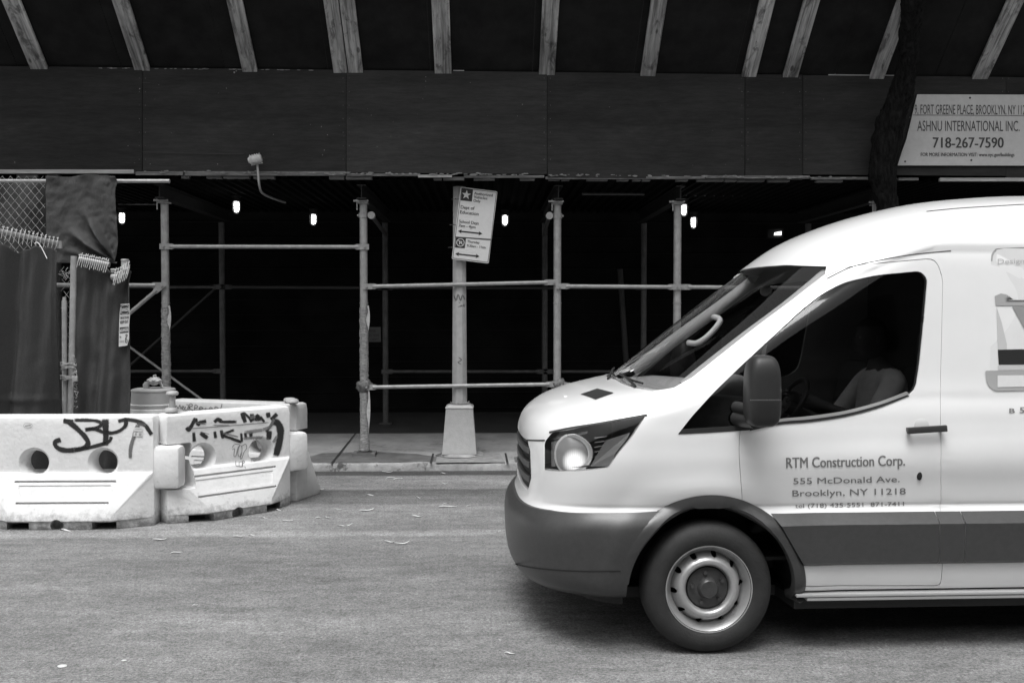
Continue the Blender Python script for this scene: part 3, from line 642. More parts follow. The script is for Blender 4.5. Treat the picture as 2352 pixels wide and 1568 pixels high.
# ================================================================== DEPARTMENT OF BUILDINGS BOARD
YQ = 11.955; sb = empty('construction_board', P(2230, 300, YQ)); fq = lambda x, y: P(x, y, YQ - .004)
bm = bmesh.new(); prism(bm, [P(x, y, YQ) for x, y in ((2107, 217), (2440, 218), (2440, 380.5), (2062, 380), (2070, 354), (2082, 320), (2092, 280), (2100, 245))], Vector(), Vector((0, .012, 0)))
kids = [link('panel', bm, mat('board_face', .50, .5, .06, 14))]; bm = bmesh.new()
put_text(bm, '9, FORT GREENE PLACE, BROOKLYN, NY 11217', (2101, 262), (2368, 263.5), 23, fq, .0); put_text(bm, 'ASHNU INTERNATIONAL INC.', (2107, 301), (2342, 301.5), 25, fq, .0); put_text(bm, '718-267-7590', (2143, 339.5), (2305, 339.5), 25, fq, .012); put_text(bm, 'FOR MORE INFORMATION VISIT: www.nyc.gov/buildings', (2115, 359), (2330, 359.5), 8.6, fq, .01)
flat(bm, [(2098, 263.8), (2440, 265.8), (2440, 266.8), (2097, 264.8)], lambda x, y: P(x, y, YQ - .006)); kids.append(link('lettering', bm, mat('board_print', .05, .5)))
bm = bmesh.new()
for x, y in ((2228, 225), (2079, 371), (2231, 368)): lathe(bm, [(.013, 0), (.011, -.005), (0, -.006)], 10, Matrix.Translation(P(x, y, YQ)) @ Matrix.Rotation(R(-90), 4, 'X'))
kids.append(link('screw', bm, M_pipe_old)); adopt(sb, *kids); tag(sb, 'pale construction information board with phone number screwed to the fascia', 'sign board')

# ================================================================== TREE
tr = empty('street_tree', P(2040, 1000, 11.9)); tr.location.z = .1
bm = bmesh.new(); cl = [(2041, 1060, 11.9, 66), (2041, 800, 11.9, 60), (2041, 600, 11.9, 56), (2038, 480, 11.86, 48), (2026, 400, 11.80, 58), (2040, 300, 11.74, 62), (2066, 225, 11.62, 54), (2082, 160, 11.5, 46), (2092, 60, 11.25, 46), (2104, -60, 10.95, 58), (2110, -300, 10.6, 44)]
c3 = [(*P(x, y, Y), wd / (2 * F / Y)) for x, y, Y, wd in cl]; q = []
for i in range(len(c3) - 1):
    for j in range(26): t = j / 26; t2 = t * t * (3 - 2 * t); q.append([c3[i][k] + (c3[i + 1][k] - c3[i][k]) * (t if k != 3 else t2) for k in range(4)])
tube(bm, [v[:3] for v in q], [v[3] for v in q], 72)
for v in bm.verts:
    n_ = pnoise(v.co * 7) * .02 + pnoise(Vector((v.co.x * 34, v.co.y * 34, v.co.z * 6))) * .022 + pnoise(Vector((v.co.x * 70, v.co.y * 70, v.co.z * 22))) * .01; c = min(q, key=lambda t: abs(t[2] - v.co.z)); d = (v.co - Vector(c[:3])); d.z = 0
    if d.length > 0: v.co += d.normalized() * n_
o1 = link('trunk', bm, M_bark, smooth=True, ang=70)
bm = bmesh.new(); b0 = P(2104, -60, 10.95); tube(bm, [b0, b0 + Vector((.5, -.3, .8)), b0 + Vector((.8, -.2, 2.0))], [.1, .08, .05], 10); tube(bm, [b0 + Vector((0, -.1, .6)), b0 + Vector((-.5, -.7, 1.7)), b0 + Vector((-.9, -.9, 2.8))], [.09, .07, .04], 10)
o2 = link('limb', bm, M_bark, smooth=True)
bm = bmesh.new(); random.seed(5); cc = b0 + Vector((0, -.4, 3.4))
for k in range(2600):
    d = Vector((random.gauss(0, 1), random.gauss(0, 1), random.gauss(0, .7))); p = cc + d * .75; a = Vector((random.uniform(-1, 1), random.uniform(-1, 1), random.uniform(-1, 1))).normalized(); b = a.orthogonal().normalized()
    bm.faces.new([bm.verts.new(p + a * s * .07 + b * t * .035) for s, t in ((-1, 0), (0, -1), (1, 0), (0, 1))])
o3 = link('crown', bm, mat('foliage', .06, .7)); adopt(tr, o1, o2, o3); tag(tr, 'dark leaning tree trunk growing up past the fascia and canopy', 'tree')

# ================================================================== BARRIERS
M_barr = mat('white_polyethylene', .67, .5, .07, 9, .35, 26, dirt=(.55, .60, 16), spec=.3)
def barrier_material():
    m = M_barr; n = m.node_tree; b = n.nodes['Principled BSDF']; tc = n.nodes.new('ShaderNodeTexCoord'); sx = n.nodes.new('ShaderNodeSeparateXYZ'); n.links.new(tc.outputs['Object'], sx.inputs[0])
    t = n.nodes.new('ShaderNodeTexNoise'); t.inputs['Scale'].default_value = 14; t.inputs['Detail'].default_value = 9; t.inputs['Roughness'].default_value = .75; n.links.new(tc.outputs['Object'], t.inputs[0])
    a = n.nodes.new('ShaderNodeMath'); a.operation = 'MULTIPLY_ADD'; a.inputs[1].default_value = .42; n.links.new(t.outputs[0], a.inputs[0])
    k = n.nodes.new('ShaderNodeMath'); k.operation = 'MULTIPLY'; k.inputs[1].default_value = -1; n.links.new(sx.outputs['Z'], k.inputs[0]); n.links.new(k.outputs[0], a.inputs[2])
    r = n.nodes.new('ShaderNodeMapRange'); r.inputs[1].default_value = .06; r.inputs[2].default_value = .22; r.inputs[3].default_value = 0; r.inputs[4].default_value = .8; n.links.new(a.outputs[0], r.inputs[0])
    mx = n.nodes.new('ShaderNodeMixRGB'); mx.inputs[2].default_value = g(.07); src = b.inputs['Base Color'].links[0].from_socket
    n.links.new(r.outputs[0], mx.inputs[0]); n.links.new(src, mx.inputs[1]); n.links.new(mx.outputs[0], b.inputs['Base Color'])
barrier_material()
M_spray = sprayed('black_spray', .02, 1.0); M_spray2 = sprayed('faded_spray', .12, .75); M_pen = mat('marker_pen', .05, .5)
M_barr_shaded = mat('shaded_polyethylene', .44, .5, .1, 8, .1, 30)  # white barrier plastic, with the back barrier's shade put into its colour
def barrier(p0, p1, L=None, m=M_barr, z=0, flare_end=False, recess=True):
    """p0,p1: plan points of the body centre line ends; returns the Empty and its shell"""
    p0, p1 = Vector((*p0, 0)), Vector((*p1, 0)); d = p1 - p0; L = L or d.length; ang = math.atan2(d.y, d.x); e = empty('plastic_barrier', p0, ang)
    T, Fo, H = .11, .185, .97
    def ring(foot, inset=0, Ch=.34):
        w0 = T - inset; a = inset
        return [(a, -w0), (a + Ch * (foot > 0) + .12 * (foot == 0), -w0 - foot), (L - a - Ch * (foot > 0) - .12 * (foot == 0), -w0 - foot), (L - a, -w0), (L - a, w0), (L - a - Ch * (foot > 0) - .12 * (foot == 0), w0 + foot), (a + Ch * (foot > 0) + .12 * (foot == 0), w0 + foot), (a, w0)]
    bm = bmesh.new(); rs = []
    for zz, ft, ins, ch in ((0, Fo - .02, .0, .33), (.068, Fo - .018, 0, .33), (.078, Fo, 0, .32), (.12, Fo - .012, 0, .31), (.455, .03, 0, .03), (.475, .001, 0, .012), (.50, .0005, 0, .01), (.90, .0005, 0, .01), (.955, .0005, .008, .01), (H, .0005, .03, .01)):
        rs.append([bm.verts.new((x, y, zz)) for x, y in ring(ft, ins, ch)])
    for A, B in zip(rs, rs[1:]):
        for k in range(8): bm.faces.new((A[k], A[(k + 1) % 8], B[(k + 1) % 8], B[k]))
    bm.faces.new(rs[-1]); bm.faces.new(rs[0][::-1])
    b = link('shell', bm, m, bevel=.014)
    # holes, grooves, fork notches, left-hand recess
    cut = bmesh.new()
    for hx in (L / 2 - .29, L / 2 + .31):
        lathe(cut, [(0, -.125), (.15, -.125), (.125, -.095), (.106, -.06), (.106, .06), (.125, .095), (.15, .125), (0, .125)], 32, Matrix.Translation((hx, 0, .555)) @ Matrix.Rotation(R(90), 4, 'X'))
    o = link('c', cut, None); boolean(b, o)
    cut = bmesh.new()
    for zz, ww in ((.40, .44), (.225, .40)):
        yf = T + .03 + (.455 - zz) / .335 * (Fo - .042)
        for s in (-1, 1): box(cut, (L / 2 - ww, s * yf - .013, zz - .010), (L / 2 + ww, s * yf + .03, zz + .010))
    for nx in (L / 2 - .37, L / 2 + .37): box(cut, (nx - .10, -.5, -.05), (nx + .10, .5, .065))
    for s in (-1, 1): tube(cut, [(L / 2 - .03, s * .19, .035), (L / 2 - .03, s * .4, .035)], .058, 20)
    boolean(b, link('c', cut, None, bevel=.006))
    # recessed sloping panel between the grooves
    cut = bmesh.new()
    for s in (-1, 1):
        q = []
        for zz, ww in ((.37, .40), (.255, .36)):
            yf = T + .03 + (.455 - zz) / .335 * (Fo - .042); q.append((zz, ww, yf))
        (z1, w1, y1), (z2, w2, y2) = q
        pl = [Vector((L / 2 - w1, s * y1, z1)), Vector((L / 2 + w1, s * y1, z1)), Vector((L / 2 + w2, s * y2, z2)), Vector((L / 2 - w2, s * y2, z2))]
        prism(cut, pl, Vector((0, -s * .007, -.003)), Vector((0, s * .05, .02)))
    boolean(b, link('c', cut, None))
    cut = bmesh.new(); box(cut, (-.05, -.3, .30), (.235, .3, .705)); 
    if recess: boolean(b, link('c', cut, None, bevel=.02))
    else: cut.free()
    lob = bmesh.new(); box(lob, (L - .05, -T + .004, .315), (L + .222, T - .004, .695)); l_ = link('connector', lob, m, bevel=.045); l_.parent = e
    setsmooth(b, 40)
    for o_ in [b]: o_.parent = e
    if flare_end:
        bm = bmesh.new(); V = [Vector(v) for v in ((.02, .0, 0), (-.01, -.12, 0), (-.02, -.33, 0), (-.02, -.33, .06), (-.005, -.12, .47), (.05, -.10, .47), (.3, -.1, .47), (.3, -.33, .06), (.3, -.33, 0), (.05, 0, .44))]
        vs = [bm.verts.new(v) for v in V]; bmesh.ops.convex_hull(bm, input=vs); o_ = link('foot', bm, m, bevel=.012); o_.parent = e
    bpy.context.view_layer.update(); return e, b
def knob(e, lx, ly, z0, h=.055, r=.062, stem=0):
    bm = bmesh.new(); pr_ = [(0, z0), (.028, z0), (.028, z0 + .01 + stem), (r * .8, z0 + .012 + stem), (r, z0 + .025 + stem), (r * .95, z0 + h - .01 + stem), (r * .7, z0 + h + stem), (0, z0 + h + .003 + stem)]
    lathe(bm, pr_, 24, Matrix.Translation((lx, ly, 0))); o = link('pin', bm, mat('grey_pin', .33, .5, .12, 20), smooth=True, ang=50); o.parent = e; return o
Pa = P(362, 1000, 8.93); bx = Pa.x
eA, bA = barrier((bx - 1.5, 8.93), (bx, 8.93), recess=False); tag(eA, 'white plastic barrier with a thick black tag, at the left end of the row', 'barrier', 'white plastic barriers in the street')
eB, bB = barrier((bx + .02, 8.96), (P(652, 1000, 9.82).x, 9.82)); tag(eB, 'white plastic barrier angled away with jagged graffiti and a doodle between its holes', 'barrier', 'white plastic barriers in the street')
dr = P(693, 1000, 10.0).x
eD, bD = barrier((dr, 10.02), (dr - 1.42, 10.52), m=M_barr_shaded, flare_end=True); tag(eD, 'plastic barrier at the back of the row, its shaded face scribbled with thin marker', 'barrier', 'white plastic barriers in the street')
LB = (Vector((bx + .02, 8.96)) - Vector((P(652, 1000, 9.82).x, 9.82))).length
knob(eB, .10, 0, .965); knob(eB, .11, 0, 1.02, .05, .056, .10)
knob(eB, LB + .1, 0, .965); knob(eD, .12, .03, .965)
dg = bpy.context.evaluated_depsgraph_get()
def local_fn(e, b, off):
    Mi = b.matrix_world.inverted(); return caster(BVHTree.FromObject(b, dg), off, Mi)
cb = lambda x, y: (.3386 * x, 857.5 + .3386 * y)
fn = local_fn(eA, bA, .003); bm = bmesh.new()
for pts, wd in (([(428, 320), (470, 330), (520, 370), (575, 425), (598, 470), (575, 500), (500, 518), (430, 518), (382, 495), (376, 462), (415, 448)], 26), ([(500, 316), (600, 316), (660, 322), (688, 342), (660, 365), (575, 378)], 18), ([(575, 382), (640, 375), (700, 395), (760, 402), (815, 385), (852, 350), (848, 315), (800, 325)], 20), ([(712, 305), (718, 400), (716, 490)], 34), ([(500, 520), (620, 498), (735, 462), (755, 425)], 20), ([(840, 308), (930, 322), (985, 350), (1010, 385), (1030, 415)], 22), ([(428, 318), (470, 318), (500, 318)], 12)):
    stroke(bm, [cb(*p) for p in pts], wd * .3386 * 1.5, fn)
o = link('graffiti', bm, M_spray); o.parent = eA
fn = local_fn(eA, bA, .0042); bm = bmesh.new(); stroke(bm, [cb(*p) for p in ((940, 340), (912, 420), (888, 500), (884, 578))], 11, fn); stroke(bm, [cb(*p) for p in ((930, 340), (1000, 350))], 7, fn)
o = link('graffiti', bm, M_spray2); o.parent = eA
bm = bmesh.new()
for q in ([(912, 364), (970, 366), (968, 392), (910, 390)], [(908, 396), (968, 398), (966, 428), (905, 424)]): flat(bm, [cb(*p) for p in q], local_fn(eA, bA, .005))
o = link('sticker', bm, mat('sticker_paper', .6, .5)); o.parent = eA
bm = bmesh.new(); ff = local_fn(eA, bA, .006)
for q in ([(945, 402), (962, 403), (960, 422), (943, 420)], [(918, 402), (930, 402), (928, 418), (916, 416)], [(918, 372), (962, 374), (962, 377), (918, 375)]): flat(bm, [cb(*p) for p in q], ff)
bm2 = bm; stroke(bm, [cb(191 + 30 * math.cos(t), 352 + 17 * math.sin(t)) for t in [k * math.tau / 16 for k in range(17)]], .8, ff, 2, vary=0)
stroke(bm, [cb(172, 355), cb(190, 352), cb(211, 348)], 2.2, ff, 3, vary=0); o = link('sticker_print', bm, mat('print_grey', .3)); o.parent = eA
fn = local_fn(eB, bB, .003); bm = bmesh.new()
for pts, wd in (([(1648, 262), (1690, 300), (1706, 330)], 10), ([(1762, 290), (1795, 330)], 10), ([(1800, 400), (1862, 320)], 9), ([(1330, 300), (1338, 352)], 9), ([(1265, 362), (1280, 380), (1300, 350), (1328, 300)], 16), ([(1335, 350), (1360, 330), (1400, 322)], 16), ([(1452, 330), (1475, 312), (1498, 322), (1500, 335)], 16), ([(1500, 328), (1610, 326)], 10), ([(1640, 262), (1652, 300), (1664, 332)], 18), ([(1706, 270), (1712, 325)], 16), ([(1732, 322), (1745, 285), (1760, 322)], 15), ([(1815, 262), (1822, 300)], 16), ([(1880, 272), (1850, 300), (1835, 312)], 16), ([(1850, 325), (1885, 338), (1902, 390), (1893, 470), (1868, 560)], 30), ([(1312, 395), (1318, 465)], 14), ([(1355, 400), (1410, 440)], 16), ([(1455, 390), (1462, 440)], 14), ([(1498, 380), (1512, 442)], 13), ([(1590, 380), (1515, 415), (1570, 440), (1640, 466)], 12), ([(1640, 466), (1635, 400)], 11), ([(1662, 400), (1668, 440)], 13), ([(1700, 390), (1702, 440)], 12), ([(1826, 385), (1822, 450)], 20)):
    stroke(bm, [cb(*p) for p in pts], wd * .3386 * 1.9, fn)
o = link('graffiti', bm, M_spray); o.parent = eB
bm = bmesh.new()
for pts, wd in (([(1350, 395), (1420, 410)], 8), ([(1690, 300), (1735, 290)], 30), ([(1655, 400), (1790, 380)], 30), ([(1780, 380), (1830, 360), (1860, 300)], 26), ([(1640, 440), (1790, 430)], 22), ([(1500, 400), (1620, 430)], 12), ([(1310, 330), (1400, 345)], 10), ([(1850, 470), (1880, 420)], 22), ([(1440, 350), (1560, 352)], 12), ([(1270, 375), (1600, 350), (1830, 330)], 10)): stroke(bm, [cb(*p) for p in pts], wd * .3386, local_fn(eB, bB, .0045))
o = link('graffiti', bm, sprayed('overspray', .18, .7)); o.parent = eB
bm = bmesh.new(); fn = local_fn(eB, bB, .004)
for pts in ([(1575, 500), (1590, 480), (1625, 482), (1612, 505), (1598, 560), (1585, 555), (1590, 510), (1575, 515)], [(1625, 485), (1612, 530), (1618, 560), (1635, 555), (1640, 500), (1630, 485)], [(1640, 490), (1665, 478), (1672, 505), (1655, 530), (1640, 570), (1630, 578), (1632, 540)], [(1598, 590), (1600, 625), (1618, 628)], [(1622, 600), (1640, 598), (1640, 628), (1622, 628), (1622, 600)], [(1645, 632), (1645, 590), (1658, 600), (1648, 612)], [(1658, 630), (1664, 640)]): stroke(bm, [cb(*p) for p in pts], 1.0, fn, 4, vary=0)
o = link('doodle', bm, M_pen); o.parent = eB
bm = bmesh.new(); fn = local_fn(eD, bD, .004); pts = []; x = 1192
for pts in ([(1192, 245), (1197, 215), (1210, 235), (1222, 212), (1226, 240)], [(1232, 240), (1238, 222), (1250, 225), (1236, 235), (1250, 248)], [(1262, 225), (1252, 240), (1268, 248), (1280, 215), (1265, 210)], [(1282, 250), (1290, 205), (1308, 215), (1285, 230), (1312, 250)], [(1318, 250), (1326, 212), (1342, 225), (1322, 238)], [(1350, 250), (1360, 225), (1378, 235), (1352, 240)], [(1400, 232), (1390, 245), (1410, 250)], [(1430, 228), (1418, 240), (1428, 252), (1445, 240), (1430, 228)], [(1455, 250), (1462, 225), (1482, 235), (1480, 250)], [(1495, 252), (1508, 205)], [(1330, 245), (1420, 240), (1500, 238)]): 
    stroke(bm, [cb(*p) for p in pts], 1.2, fn, 4, vary=0)
o = link('scribble', bm, M_pen); o.parent = eD

# ------------------------------------------------------------------ traffic drum with a tied bag on its handle
c = P(353, 950, 11.0); DX = c.x; DY = 11.0; dz = .03
e = empty('traffic_drum', (DX, DY, 0)); T0 = Matrix.Translation((DX, DY, 0)); zt = P(353, 890, DY).z - .02
def band(name, pr_, m): bm = bmesh.new(); lathe(bm, pr_, 40, T0); o = link(name, bm, m, smooth=True, ang=40); kids.append(o)
kids = []; M_or = mat('drum_orange', .34, .5, .06, 12); M_rf = mat('drum_band', .66, .4, .06, 20)
band('drum_body', [(0, .02), (.29, .02), (.29, .05), (.25, .06), (.245, zt - .17), (.24, zt - .168), (.236, zt - .16), (.232, zt - .155)], M_or)
band('drum_body', [(.236, zt - .153), (.229, zt - .02), (.233, zt - .016), (.233, zt), (.222, zt + .008), (.215, zt + .004), (.20, zt + .014), (0, zt + .018)], M_or)
band('reflective_band', [(.254, zt - .34), (.2525, zt - .205), (.245, zt - .2)], M_rf); band('reflective_band', [(.243, zt - .172), (.247, zt - .166), (.247, zt - .154), (.235, zt - .15)], M_rf)
band('base_ring', [(.2, 0), (.33, 0), (.33, .04), (.30, .06), (.25, .062)], M_black)
bm = bmesh.new()
q = [(-.09, 0), (-.095, .05), (-.07, .08), (.04, .10), (.06, .085), (.06, .07), (-.03, .045), (-.03, 0)]; prism(bm, [Vector((DX + x, DY - .05, zt + .01 + y)) for x, y in q], Vector((0, -.015, 0)), Vector((0, .015, 0))); tube(bm, spline([Vector((DX + .05, DY - .05, zt + .09)), Vector((DX + .1, DY - .05, zt + .06)), Vector((DX + .11, DY - .05, zt + .01))], 5), .014, 8); kids.append(link('handle', bm, M_or, bevel=.003)); adopt(e, *kids)
tag(e, 'grey-banded traffic drum standing behind the left barrier', 'traffic drum')
bm = bmesh.new(); bmesh.ops.create_icosphere(bm, subdivisions=4, radius=.055)
for v in bm.verts: v.co = Vector((v.co.x * 1.3, v.co.y, v.co.z * .7)) * (1 + .5 * abs(pnoise(v.co * 30))) + Vector((DX + .03, DY - .05, zt + .095)); 
tube(bm, spline([Vector((DX + .03, DY - .06, zt + .12)), Vector((DX + .05, DY - .06, zt + .16)), Vector((DX + .02, DY - .06, zt + .15)), Vector((DX + .09, DY - .07, zt + .10)), Vector((DX + .13, DY - .08, zt + .03))], 5), .007, 6)
o = link('plastic_wrap', bm, mat('bag_film', .38, .3, .3, 40), smooth=True, ang=50); tag(o, 'crumpled plastic tied round the handle of the traffic drum', 'plastic bag')
o.data.transform(Matrix.Translation((0, 0, 0)))

# ================================================================== FENCE WITH NETTING
def cloth(name, quad, nx, nz, disp, m, parent=None, th=.004):
    """quad: TL TR BR BL 3-D; disp(u,v) -> metres towards the camera"""
    a, b, c, d = [Vector(q) for q in quad]; bm = bmesh.new(); G = []
    for j in range(nz + 1):
        v = j / nz; row = []
        for i in range(nx + 1):
            u = i / nx; wr = .010 * pnoise(Vector((u * 9 + v * 4, v * 13, 7))) + .003 * pnoise(Vector((u * 26, v * 17 + u * 6, 2))) + .0012 * pnoise(Vector((u * 60, v * 50, 5))); p = (a * (1 - u) + b * u) * (1 - v) + (d * (1 - u) + c * u) * v
            r = disp(u, v); dx = 0
            if isinstance(r, tuple): r, dx, dzz = r; p += Vector((dx, 0, dzz))
            row.append(bm.verts.new(p + Vector((0, -r - wr, 0))))
        G.append(row)
    for A, B in zip(G, G[1:]):
        for k in range(nx): bm.faces.new((A[k], A[k + 1], B[k + 1], B[k]))
    o = link(name, bm, m, smooth=True, ang=180); 
    md = o.modifiers.new('s', 'SOLIDIFY'); md.thickness = th; bake(o); setsmooth(o, 180)
    return o
def chainlink(name, px0, px1, py0, py1, Y, pitch=.084, parent=None, clip=None):
    bm = bmesh.new(); a = P(px0, py0, Y); b = P(px1, py1, Y); x0, x1, z1, z0 = a.x, b.x, a.z, b.z; W_, H_ = x1 - x0, z1 - z0
    for s in (1, -1):
        k = -H_ if s > 0 else 0
        t = (x0 - H_ - .1) if s > 0 else x0
        while t < x1 + (0 if s > 0 else H_ + .1):
            pts = []; n = int(H_ / (pitch / 2)) + 1
            for j in range(n + 1):
                z = z0 + H_ * j / n; x = t + s * (z - z0) * .82
                if x0 <= x <= x1 and (clip is None or clip(x, z)): pts.append(Vector((x, Y + (.004 if (j + (s > 0)) % 2 else -.004), z)))
            if len(pts) > 1: tube(bm, pts, .0021, 5, cap=False)
            t += pitch
    return link(name, bm, mat('fence_wire', .34, .5, .2, 30, metal=.3))
def ties(pts, n, out):
    """cable ties looped over a rail, tails up"""
    for k in range(n):
        t = (k + .5) / n; i = min(int(t * (len(pts) - 1)), len(pts) - 2); f = t * (len(pts) - 1) - i; p = pts[i].lerp(pts[i + 1], f)
        j = lambda s: random.uniform(-s, s); bm = bmesh.new()
        tube(bm, [p + Vector((-.012 + j(.006), -.03, -.075 + j(.012))), p + Vector((.0, -.034, -.03)), p + Vector((.012, -.03, .02)), p + Vector((.008, -.01, .045 + j(.01))), p + Vector((.014, -.005, .058 + j(.012)))], .0034, 5)
        bmesh.ops.create_cube(bm, size=.013, matrix=Matrix.Translation(p + Vector((.012, -.024, .045 + j(.008))))); out.append(link('cable_tie', bm, M_tie))
fe = empty('construction_gate', (P(150, 950, 10.2).x, 10.2, 0)); kids = []; random.seed(9)
# left leaf
TL, TR = P(-70, 524, 9.45), P(137, 566, 10.2); BL, BR = Vector((TL.x, TL.y, .12)), Vector((TR.x, TR.y, .12))
def fold1(u, v):
    r = .085 * math.sin(u * 8 + v * 3.2) * (.4 + v) * (1 if u < .95 else .3) + .03 * math.sin(u * 19 + v * 6) + .015 * pnoise(Vector((u * 5, v * 6, 1)))
    r += .06 * math.exp(-((u - .62 + .25 * v) / .06) ** 2) * math.exp(-v * 1.2)
    r += .02 * math.exp(-((v - .62) / .015) ** 2)
    s = -.10 * math.exp(-((u - .52) / .16) ** 2) * math.exp(-v * 14)
    return (r + .05, .0, s - .035 - .01 * math.sin(u * 40) * math.exp(-v * 20))
kids.append(cloth('netting', (TL, TR, BR, BL), 90, 120, fold1, M_fabric))
bm = bmesh.new(); tube(bm, [TL + Vector((0, 0, .03)), TR + Vector((0, 0, .03))], .024, 12); tube(bm, [TR + Vector((.0, .0, -.02)), TR + Vector((0, 0, .055))], .03, 12); kids.append(link('top_rail', bm, M_pipe, smooth=True))
ties([TL + Vector((0, 0, .03)), TR + Vector((0, 0, .03))], 21, kids)
bm = bmesh.new(); tube(bm, spline([P(80, 560, 9.8), P(86, 557, 9.8), P(95, 568, 9.8), P(108, 594, 9.8)], 5), .0045, 6); kids.append(link('long_tie', bm, mat('white_tie', .8, .4)))
bm = bmesh.new(); tube(bm, [P(148, 690, 10.2), P(149, 1020, 10.2)], .026, 14); tube(bm, [P(148, 682, 10.2), P(148, 700, 10.2)], .018, 12); kids.append(link('gate_stile', bm, M_pipe, smooth=True))
bm = bmesh.new(); tube(bm, [P(170, 588, 10.2), P(165, 820, 10.2), P(160, 1020, 10.2)], .031, 14); kids.append(link('gate_stile', bm, M_pipe, smooth=True))
kids.append(chainlink('wire_mesh', 138, 168, 612, 960, 10.24))
# right leaf
A1, A2, A3, A4 = P(172, 600, 10.25), P(299, 618, 10.45), Vector(), Vector(); A3 = Vector((P(299, 900, 10.45).x, 10.45, .12)); A4 = Vector((P(172, 900, 10.25).x, 10.25, .12))
def fold2(u, v):
    r = .045 * math.sin(u * 10 + v * 4) * (.3 + v) + .012 * math.sin(u * 31 + v * 9) + .02 * pnoise(Vector((u * 4, v * 8, 3)))
    c = math.atan2(v * 3 + .04, 1.02 - u + .01); rr = math.hypot(v * 3, 1 - u)
    r += .06 * math.sin(c * 9) * math.exp(-rr * 1.8)
    s = -.06 * math.exp(-((u - .72) / .1) ** 2) * math.exp(-v * 14)
    return (r + .03, .0, s)
nr = cloth('netting', (A1, A2, A3, A4), 70, 120, fold2, M_fabric); kids.append(nr)
bm = bmesh.new(); q = [P(180, 594, 10.2), P(250, 608, 10.2)]; tube(bm, [v + Vector((0, .02, 0)) for v in q], .026, 12); tube(bm, [P(256, 636, 10.25), P(270, 636, 10.25)], .03, 10); kids.append(link('top_rail', bm, M_pipe, smooth=True))
random.seed(4); ties(q, 15, kids); ties([P(262, 640, 10.2), P(298, 622, 10.2)], 8, kids); ties([P(262, 632, 10.2), P(298, 612, 10.2)], 6, kids)
for px, py, r in ((262, 628, .032), (287, 606, .038)):
    bm = bmesh.new(); p = P(px, py, 10.62); lathe(bm, [(0, .05), (r, .05), (r + .004, .04), (r, .03), (r, -.03), (r + .006, -.04), (r + .006, -.06), (r, -.07), (r, -2.3), (0, -2.3)], 18, Matrix.Translation(p)); kids.append(link('fence_post', bm, M_pipe, smooth=True))
bm = bmesh.new()      # wire coils and knots
for px, py in ((150, 838), (152, 846), (150, 868), (155, 872)):
    p = P(px, py, 10.15)
    for k in range(3): tube(bm, [p + Vector((.075 * math.cos(t) + .02, .02 * math.sin(t), .012 * math.sin(t * 1.5 + k) + k * .01)) for t in [s * .5 for s in range(14)]], .0035, 5)
for k in range(20):
    p = P(171 + random.uniform(-3, 5), 820 + k * 6, 10.12); tube(bm, [p + Vector((random.uniform(-.02, .02), random.uniform(-.02, 0), random.uniform(-.025, .025))) for s in range(4)], .0035, 5)
for k in range(6):
    p = P(141 + k * 4, 618 + random.uniform(0, 16), 10.2); tube(bm, [p + Vector((random.uniform(-.04, .04), 0, random.uniform(-.05, .05))) for s in range(4)], .003, 5)
kids.append(link('tie_wire', bm, M_pipe))
adopt(fe, *kids); tag(fe, 'chain link gate leaves covered with dark netting behind the left barrier', 'gate')
# padlock
pl = P(172, 869, 10.08); e = empty('padlock', pl); bm = bmesh.new(); box(bm, pl + Vector((-.028, -.012, -.03)), pl + Vector((.028, .012, .025))); o1 = link('lock_body', bm, mat('brass_lock', .5, .3, metal=.5), bevel=.004)
bm = bmesh.new(); tube(bm, spline([pl + Vector(v) for v in ((-.018, 0, .02), (-.018, 0, .045), (0, 0, .062), (.018, 0, .045), (.018, 0, .02))], 5), .005, 8); adopt(e, o1, link('shackle', bm, M_pipe)); tag(e, 'small padlock hanging on the gate stile', 'padlock')
# danger signs stuck on the netting
dg = bpy.context.evaluated_depsgraph_get(); bvh = BVHTree.FromObject(nr, dg)
def soft(off, bvh=bvh):
    f = caster(bvh, off)
    def g_(x, y):
        try: p = f(x, y)
        except TypeError: p = P(x, y, 10.38)
        return p
    return g_
YDn = min(soft(0)(x, y).y for x in range(274, 297, 4) for y in range(698, 796, 8)) - .006
cd = lambda x, y: (245 + .086 * x, 673.75 + .086 * y); fd = lambda off: (lambda x, y: P(x, y, YDn - off))
e = empty('danger_sign', P(285, 745, YDn)); bm = bmesh.new()
prism(bm, [P(*cd(*p), YDn) for p in ((372, 285), (607, 270), (622, 560), (598, 860), (330, 880), (345, 560))], Vector(), Vector((0, .003, 0)))
prism(bm, [P(*cd(*p), YDn) for p in ((332, 882), (600, 862), (596, 1200), (550, 1388), (322, 1425))], Vector(), Vector((0, .003, 0))); o1 = link('panel', bm, M_paint_w)
bm = bmesh.new(); flat(bm, [cd(*p) for p in ((368, 310), (600, 298), (606, 550), (362, 570))], fd(.002)); flat(bm, [cd(*p) for p in ((350, 905), (585, 890), (580, 1040), (348, 1062))], fd(.002))
put_text(bm, 'CONSTRUCTION AREA', cd(362, 690), cd(600, 668), 6, fd(.002), .01); put_text(bm, 'KEEP OUT', cd(365, 810), cd(585, 785), 7, fd(.002), .02); put_text(bm, 'No', cd(350, 1190), cd(390, 1187), 5, fd(.002), .01); put_text(bm, 'trespassing', cd(345, 1310), cd(460, 1295), 4.5, fd(.002))
stroke(bm, [cd(*p) for p in ((500, 1130), (530, 1100), (550, 1120), (510, 1190), (500, 1250), (500, 1300), (540, 1310), (545, 1240), (520, 1215))], 1.6, fd(.003), 4, vary=0); o2 = link('lettering', bm, M_ink)
